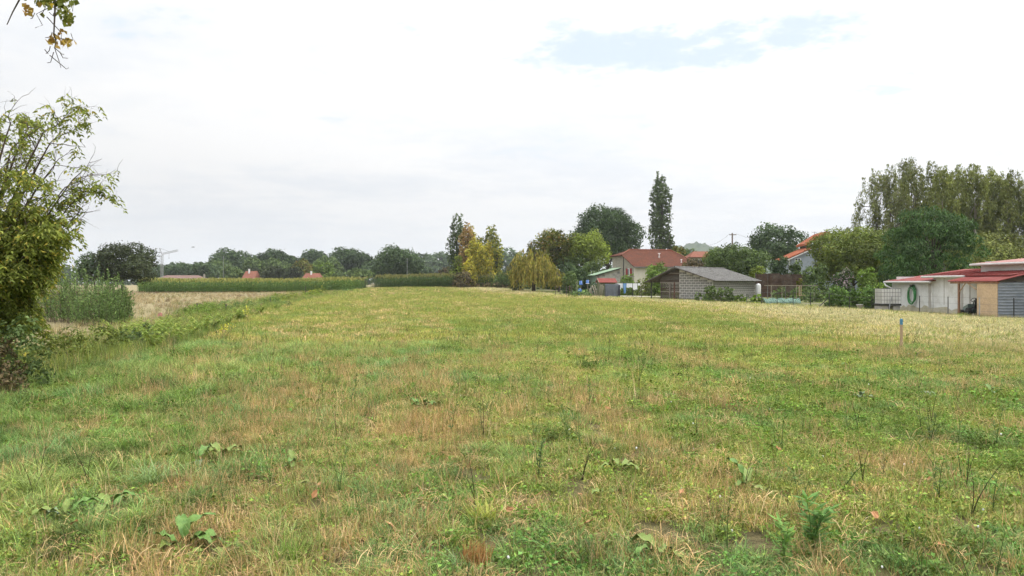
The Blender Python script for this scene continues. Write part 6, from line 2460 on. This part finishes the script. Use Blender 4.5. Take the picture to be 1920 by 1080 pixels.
    ins = (x > line_fence(y) + .6) & (x < line_fence(y) + 30)
    emit(x, y, ['patch0', 'patch1', 'patch2'], greens(x, y) * .9, np.full(n, .7), ins & ~((x > 24.2) & (y < 51)) & (rng.random(n) < .8))
    # taller straw along the fence
    n = 900
    y = 36 + 110 * rng.random(n) ** 1.3
    x = line_fence(y) - .1 + .35 * rng.normal(size=n)
    emit(x, y, ['tall0', 'tall1'], np.where(rng.random((n, 1)) < .6, strawc * .85, ygreen * .7) * (1 + .15 * rng.normal(size=(n, 1))), 0.22 + .2 * rng.random(n), np.ones(n, bool))
    P_, I_, T_, S_ = map(np.concatenate, (P, I, T, SC))
    n = len(P_)
    rot = np.stack([.14 * rng.normal(size=n), .14 * rng.normal(size=n), rng.random(n) * 6.283], 1)
    scl = np.stack([S_, S_, S_ * (.8 + .4 * rng.random(n))], 1)
    scatter('meadow_grass', 'mown meadow grass with dry straw patches filling the foreground', 'grass', cg, P_, I_, rot, scl, T_)

    # fallow dry grass at the left
    P, I, T, SC = [], [], [], []
    n = 15000
    x, y = wedge(n, 14, 145, margin=.80)
    m = (x < line_left(y) - .4) & (x > -.80 * y - 4) & (y > 15)
    f = fbm(x * .12, y * .10, 81)
    far_ = sstep(60, 110, y)
    pinkish = np.array([0.30, 0.22, 0.145])
    pale = np.array([0.42, 0.34, 0.20])
    redb = np.array([0.17, 0.10, 0.07])
    grn = np.array([0.20, 0.22, 0.075])
    c = mixc(np.tile(pale, (n, 1)), pinkish, np.clip((f - .46) * 4, 0, .8))
    c = mixc(c, grn, np.clip((fbm(x * .16, y * .14, 83) - .46) * 5, 0, .85) * (1 - .5 * far_))
    c = mixc(c, redb, np.clip((fbm(x * .2, y * .12, 87) - .60) * 7, 0, .8))
    c = c * (1 + .16 * rng.normal(size=(n, 1)))
    s = (.55 + .45 * rng.random(n)) * (.85 - .25 * sstep(40, 130, y))
    emit(x, y, ['tall0', 'tall1'], c, s, m)
    # greener rim beside the meadow
    n = 9500
    y = 9 + 120 * rng.random(n) ** 1.5
    x = line_left(y) - 1.3 * np.abs(rng.normal(size=n)) * (.7 + y / 55) + .5
    c = mixc(mixc(np.tile(ygreen, (n, 1)), bgreen, (rng.random(n) < .5) * .8), pale, (rng.random(n) < .18) * .9) * (1 + .15 * rng.normal(size=(n, 1)))
    emit(x, y, ['tall0', 'tall1', 'long0', 'long1'], c, .42 + .35 * rng.random(n), np.ones(n, bool))
    P_, I_, T_, S_ = map(np.concatenate, (P, I, T, SC))
    n = len(P_)
    rot = np.stack([.12 * rng.normal(size=n), .12 * rng.normal(size=n), rng.random(n) * 6.283], 1)
    scatter('fallow_grass', 'tall dry fallow grass left of the meadow before the maize', 'grass', cg, P_, I_, rot, np.stack([S_] * 3, 1), T_)


meadow()


def maize():
    global rng
    rng = np.random.default_rng(15)
    cc = vcoll('maize_variants')
    for k in range(4):
        r = np.random.default_rng(k + 3)
        V, Fc, Sh, Co = [], [], [], []
        parts = []
        v, f, s = stalk(2.15, .022, .06, k, 0)
        parts.append((v, f, s, (.9, 1.0, .8)))
        for j in range(11):
            z0 = .25 + 1.6 * j / 10
            a = (j % 2) * math.pi + r.normal() * .5
            ln = r.uniform(.55, .85)
            vv, ff = [], []
            for q in range(5):
                u = q / 4
                out, zz = ln * u * .75, z0 + ln * (.85 * u - .95 * u * u)
                w = .045 * (1 - u * u) + .004
                vv += [(math.cos(a) * out - math.sin(a) * w, math.sin(a) * out + math.cos(a) * w, zz), (math.cos(a) * out + math.sin(a) * w, math.sin(a) * out - math.cos(a) * w, zz)]
            for q in range(4):
                ff.append((2 * q, 2 * q + 1, 2 * q + 3, 2 * q + 2))
            sh = 1 + .2 * r.normal()
            parts.append((vv, ff, [sh] * len(vv), (1, 1, 1)))
        vv, ff = [], []
        for q in range(9):
            a = r.random() * 6.28
            ti = (.12 * math.cos(a), .12 * math.sin(a), 2.1 + r.uniform(.18, .36))
            b = len(vv)
            vv += [(-.022, 0, 2.0), (.022, 0, 2.0), (ti[0] + .026, ti[1], ti[2]), (ti[0] - .026, ti[1], ti[2])]
            ff.append((b, b + 1, b + 2, b + 3))
        parts.append((vv, ff, [1] * len(vv), (3.8, 2.0, 2.6)))
        V, Fc, Sh, Co = [], [], [], []
        for v, f, s, c in parts:
            b = len(V)
            V += v
            Fc += [tuple(b + i for i in q) for q in f]
            Sh += list(s)
            Co += [c] * len(v)
        variant(cc, 'maize_%d' % k, (V, Fc, Sh), M['corn'], Co)

    def field(name, label, poly_fn, y0, y1, dx, dy, tint, sc=1.0):
        P = []
        y = y0
        while y < y1:
            xa, xb = poly_fn(y)
            x = np.arange(xa, xb, dx)
            x = x + rng.normal(size=len(x)) * .05
            P.append(np.stack([x, y + rng.normal(size=len(x)) * .05, terrain(x, np.full(len(x), y))], 1))
            y += dy
        P = np.concatenate(P)
        n = len(P)
        s = sc * (.82 + .28 * rng.random(n))
        s = s * (.90 + .22 * fbm(P[:, 0] * .22, P[:, 1] * .22, 97, 3)) * (.90 + .2 * fbm(P[:, 0] * .05, P[:, 1] * .05, 98, 2)) * (1 - .35 * (rng.random(n) < .12))
        rot = np.stack([.05 * rng.normal(size=n), .05 * rng.normal(size=n), rng.random(n) * 6.28], 1)
        t = np.array(tint)[None] * (1 + .15 * rng.normal(size=(n, 1)))
        scatter(name, label, 'maize', cc, P, rng.integers(0, 4, n), rot, np.stack([s] * 3, 1), t)
    field('maize_field', 'green maize field with tan tassels along the left horizon',
          lambda y: (X(262, 128) - (y - 128) * .5, X(668, y) if y > 150 else X(645, 128)), 128, 165, .42, .75, (0.105, 0.168, 0.038), .95)
    field('maize_field', 'green maize field standing higher behind the end of the meadow',
          lambda y: (X(696, 152) + (y - 152) * .05, X(960, y)), 152, 200, .42, .75, (0.075, 0.118, 0.032), 1.06)
    field('maize_field', 'far maize field seen as a tan line below the far wood',
          lambda y: (X(770, y), X(1010, y)), 228, 262, .5, 1.2, (0.085, 0.115, 0.035), 1.05)


maize()


# ------------------------------------------------------------------ single plants in the foreground meadow
def docks():
    global rng
    rng = np.random.default_rng(25)
    random.seed(25)
    m1 = pmat('dock_leaf', (0.090, 0.180, 0.034), (0.135, 0.235, 0.048), 22, 0.5, 0.5)
    m2 = pmat('dock_leaf_pale', (0.17, 0.235, 0.13), (0.22, 0.285, 0.17), 22, 0.5, 0.2)
    m3 = pmat('dock_leaf_yellow', (0.145, 0.205, 0.04), (0.19, 0.245, 0.055), 22, 0.5, 0.2)

    def leaf(ln, w, curl, seed):
        r = random.Random(seed)
        n = 9
        vs, fs = [], []
        for i in range(n):
            u = i / (n - 1)
            ww = w * (math.sin(math.pi * min(1, u * .93 + .07)) ** .7) * (1 if u < .98 else .2) * (.12 if i == 0 else 1)
            x = ln * (u * .75 + .1)
            z = ln * (.62 * u - curl * u * u)
            rp = .012 * math.sin(u * 16 + seed)
            vs += [(x, -ww * .5, z + .25 * ww + rp), (x, 0, z), (x, ww * .5, z + .25 * ww - rp)]
        for i in range(n - 1):
            a = i * 3
            fs += [(a, a + 1, a + 4, a + 3), (a + 1, a + 2, a + 5, a + 4)]
        return MB().add(vs, fs).mesh('leaf', True)
    lm = [leaf(.26, .070, .45, 1), leaf(.22, .062, .80, 2), leaf(.30, .078, .60, 3), leaf(.18, .055, .3, 4)]
    for i, me in enumerate(lm):
        me.materials.append(m1)
    lm2 = [m.copy() for m in lm]
    for me in lm2:
        me.materials.clear()
        me.materials.append(m2)
    lm3 = [m.copy() for m in lm]
    for me in lm3:
        me.materials.clear()
        me.materials.append(m3)
    L = [(795, 772, 8, 1.0, 'broad leaved dock, the conspicuous dark green one right of the dry streak'),
         (345, 1030, 6, 1.05, 'large dock with upright leaf in the lower left foreground'),
         (400, 1038, 4, .9, 'flat spreading dock leaves right of the large lower left dock'),
         (1400, 922, 4, .95, 'dock with one upright leaf and curled side leaf at right centre'),
         (415, 862, 7, .9, 'yellow green bushy dock in the left foreground'),
         (550, 880, 6, .8, 'small dock right of the bushy left one'),
         (375, 870, 3, .9, 'pale leaved dock left of the bushy one'),
         (1615, 752, 6, .9, 'pale dock in the right middle of the meadow'),
         (1745, 742, 5, .9, 'low flat dock right of the pale one'),
         (1860, 742, 4, .9, 'dock with pale upright leaf near the right edge'),
         (1590, 690, 4, .9, 'dark spreading dock in the right half towards the stake'),
         (1715, 675, 3, .8, 'small silvery dock below the survey stake'),
         (1690, 690, 3, .8, 'yellowish dock under the stake to the right'),
         (1830, 690, 3, .9, 'upright pale dock leaf near the right edge behind'),
         (205, 960, 5, .8, 'dock half sunk in the long grass at the lower left'),
         (120, 975, 4, .9, 'pale dock leaves in the long grass at the far lower left'),
         (1240, 1050, 5, .85, 'dock at the lower edge right of the centre'),
         (1160, 890, 4, .8, 'dock with slim yellow green leaves at the centre right'),
         (1135, 935, 3, .9, 'flat dock leaves below the slim leaved one'),
         (540, 925, 2, .9, 'single flat dock leaf lying in the dry thatch'),
         (1010, 660, 3, .8, 'small pale dock far in the middle of the meadow'),
         (620, 660, 5, .9, 'green dock cluster in the left middle of the meadow'),
         (600, 672, 4, .9, 'dock just before the left middle cluster')]
    for px, py, n, s, lab in L:
        Y = gy(py)
        x = X(px, Y)
        t = thing('dock_plant', lab, 'plant', (x, Y, tz(x, Y) + .03), random.random() * 6, 'docks in the meadow')
        s *= 1.12
        pale = 'pale' in lab or 'silvery' in lab
        yel = 'yellow' in lab or 'flat' in lab
        for k in range(n):
            pool = lm2 if pale and random.random() < .6 else lm3 if yel or random.random() < .2 else lm
            o = link('leaf', random.choice(pool), None, t)
            tilt = random.uniform(-.3, .25) if 'flat' not in lab else random.uniform(.3, .55)
            if k == 0 and 'upright' in lab:
                tilt = -.75
            o.rotation_euler = (0, tilt, k * 2.4 + random.uniform(-.4, .4))
            q = s * random.uniform(.75, 1.15)
            o.scale = (q, q, q)
            o.location = (random.gauss(0, .015), random.gauss(0, .015), random.uniform(0, .04))
    # clover heads
    hm = MB().lathe([(.0015, 0), (.0015, .09)], 5)
    nst = len(hm.f)
    hd = hm.lathe([(.004, .088), (.010, .094), (.0115, .102), (.009, .112), (.003, .116)], 8).mesh('clover_flower', True)
    hd.materials.append(m1)
    hd.materials.append(M['petal_white'])
    for p in hd.polygons:
        p.material_index = int(p.index >= nst)
    for px, py in [(1128, 735), (1260, 758), (1065, 812), (1067, 868), (1265, 825), (1156, 846), (990, 767), (1050, 798), (1628, 724), (1300, 800), (1708, 870), (1696, 880), (1878, 823), (1280, 810), (1834, 962), (1370, 1005), (1350, 940), (1440, 770), (1830, 995), (1300, 845), (960, 1060), (1660, 1075), (1020, 690), (1175, 706),
                   (640, 660), (1410, 712), (1190, 850), (865, 745), (1545, 860), (1275, 922), (1720, 1000), (330, 705), (115, 690), (145, 675), (184, 670)]:
        Y = gy(py + 6)
        x = X(px, Y)
        o = link('clover_flower', hd)
        o.location = (x, Y, tz(x, Y))
        o.rotation_euler = (random.gauss(0, .2), random.gauss(0, .2), 0)
        s = random.uniform(.5, .85)
        o.scale = (s, s, s)
        tag(o, 'small white clover flower head in the meadow grass', 'flower', 'white clover flowers')
    # fallen leaves
    lf = MB().add([(-.035, 0, .0), (-.01, -.026, .012), (.03, -.01, .004), (.042, .004, .016), (.022, .022, .01), (-.015, .024, .018)], [(0, 1, 2), (0, 2, 3), (0, 3, 4), (0, 4, 5)]).mesh('fallen_leaf')
    lf.materials.append(pmat('dead_leaf', (0.36, 0.17, 0.07), (0.46, 0.26, 0.13), 12, 0.8))
    for px, py in [(880, 890), (600, 925), (590, 945), (85, 855), (345, 850), (370, 808), (450, 805), (1370, 915), (1690, 855), (1085, 945), (1105, 1000), (780, 726), (1138, 778), (705, 890), (730, 1005), (1740, 915), (215, 1022), (1280, 940), (955, 975), (1460, 855), (140, 1000), (1765, 1045), (1640, 985)]:
        Y = gy(py)
        x = X(px, Y)
        o = link('fallen_leaf', lf)
        o.location = (x, Y, tz(x, Y) + .075)
        o.rotation_euler = (random.gauss(.3, .4), random.gauss(0, .4), random.random() * 6)
        s = random.uniform(.8, 1.25)
        o.scale = (s, s, s)
        tag(o, 'fallen orange brown leaf lying in the meadow grass', 'leaf', 'fallen leaves in the grass')

    # single conspicuous tufts
    def tuft(name, label, px, py, vfs, col, sc=1.0):
        V, Fc, Sh = vfs
        Y = gy(py)
        x = X(px, Y)
        me = bpy.data.meshes.new(name)
        me.from_pydata(V, [], Fc)
        at = me.attributes.new('tint', 'FLOAT_COLOR', 'POINT')
        a = np.ones((len(V), 4), np.float32)
        a[:, :3] = np.array(col)[None] * 1.4 * np.clip(np.array(Sh), .5, 1.6)[:, None]
        at.data.foreach_set('color', a.ravel())
        me.materials.append(M['leaf'])
        o = link(name, me)
        o.location = (x, Y, tz(x, Y))
        o.scale = (sc, sc, sc)
        tag(o, label, 'grass tuft')
    tuft('dead_grass_tuft', 'dense red brown dead grass tuft at the bottom centre', 893, 1062, blades(230, .09, .12, .20, .004, .3, .15, 501), (0.27, 0.145, 0.06))
    tuft('grass_tuft', 'dark green grass tuft left of the bottom centre', 842, 905, blades(150, .12, .10, .20, .006, .5, .4, 502), (0.085, 0.135, 0.045))
    tuft('grass_tuft', 'yellowish broad bladed grass tuft above the dead brown tuft', 905, 985, blades(70, .08, .14, .24, .010, .6, .4, 503), (0.24, 0.25, 0.06))
    tuft('grass_tuft', 'blue green arching grass tuft in the lower left foreground', 290, 915, blades(130, .11, .22, .36, .007, .4, .9, 504, seg=4), (0.17, 0.235, 0.10))
    tuft('grass_tuft', 'light green long grass tuft near the left edge of the foreground', 70, 930, blades(130, .13, .20, .34, .007, .4, .9, 505, seg=4), (0.19, 0.24, 0.075))
    tuft('grass_tuft', 'bright green upright grass tuft at the lower edge left of centre', 545, 1060, blades(90, .09, .14, .26, .007, .3, .3, 506), (0.15, 0.22, 0.05))
    tuft('leafy_weed', 'tall bright green fleabane weed at the lower right', 1523, 1040, join_v(*[stalk(.36 - .05 * k, .005, .05 + .05 * k, 510 + k, 46, .10) for k in range(3)]), (0.10, 0.19, 0.05))
    tuft('leafy_weed', 'smaller fleabane weed left of the tall one', 1470, 1065, join_v(*[stalk(.28, .004, .05, 520 + k, 36, .08) for k in range(2)]), (0.12, 0.21, 0.05))
    tuft('leafy_weed', 'dark feathery weed standing at the centre right of the meadow', 1010, 900, join_v(*[stalk(.36, .004, .08, 530 + k, 26, .05) for k in range(3)]), (0.07, 0.11, 0.04))


docks()


# ------------------------------------------------------------------ thin summer haze over the plain
def haze():
    m = bpy.data.materials.new('haze')
    m.use_nodes = True
    nt = m.node_tree
    nt.nodes.clear()
    out = nd(nt, 'ShaderNodeOutputMaterial')
    v = nd(nt, 'ShaderNodeVolumePrincipled')
    v.inputs['Color'].default_value = (0.86, 0.91, 0.97, 1)
    v.inputs['Density'].default_value = 0.00017
    v.inputs['Anisotropy'].default_value = 0.2
    nt.links.new(v.outputs[0], out.inputs['Volume'])
    o = MB().box(-3000, 3000, -1000, 3400, -1.5, 130).build('haze', m)
    tag(o, 'thin pale haze over the whole plain', 'haze', kind='stuff')


haze()
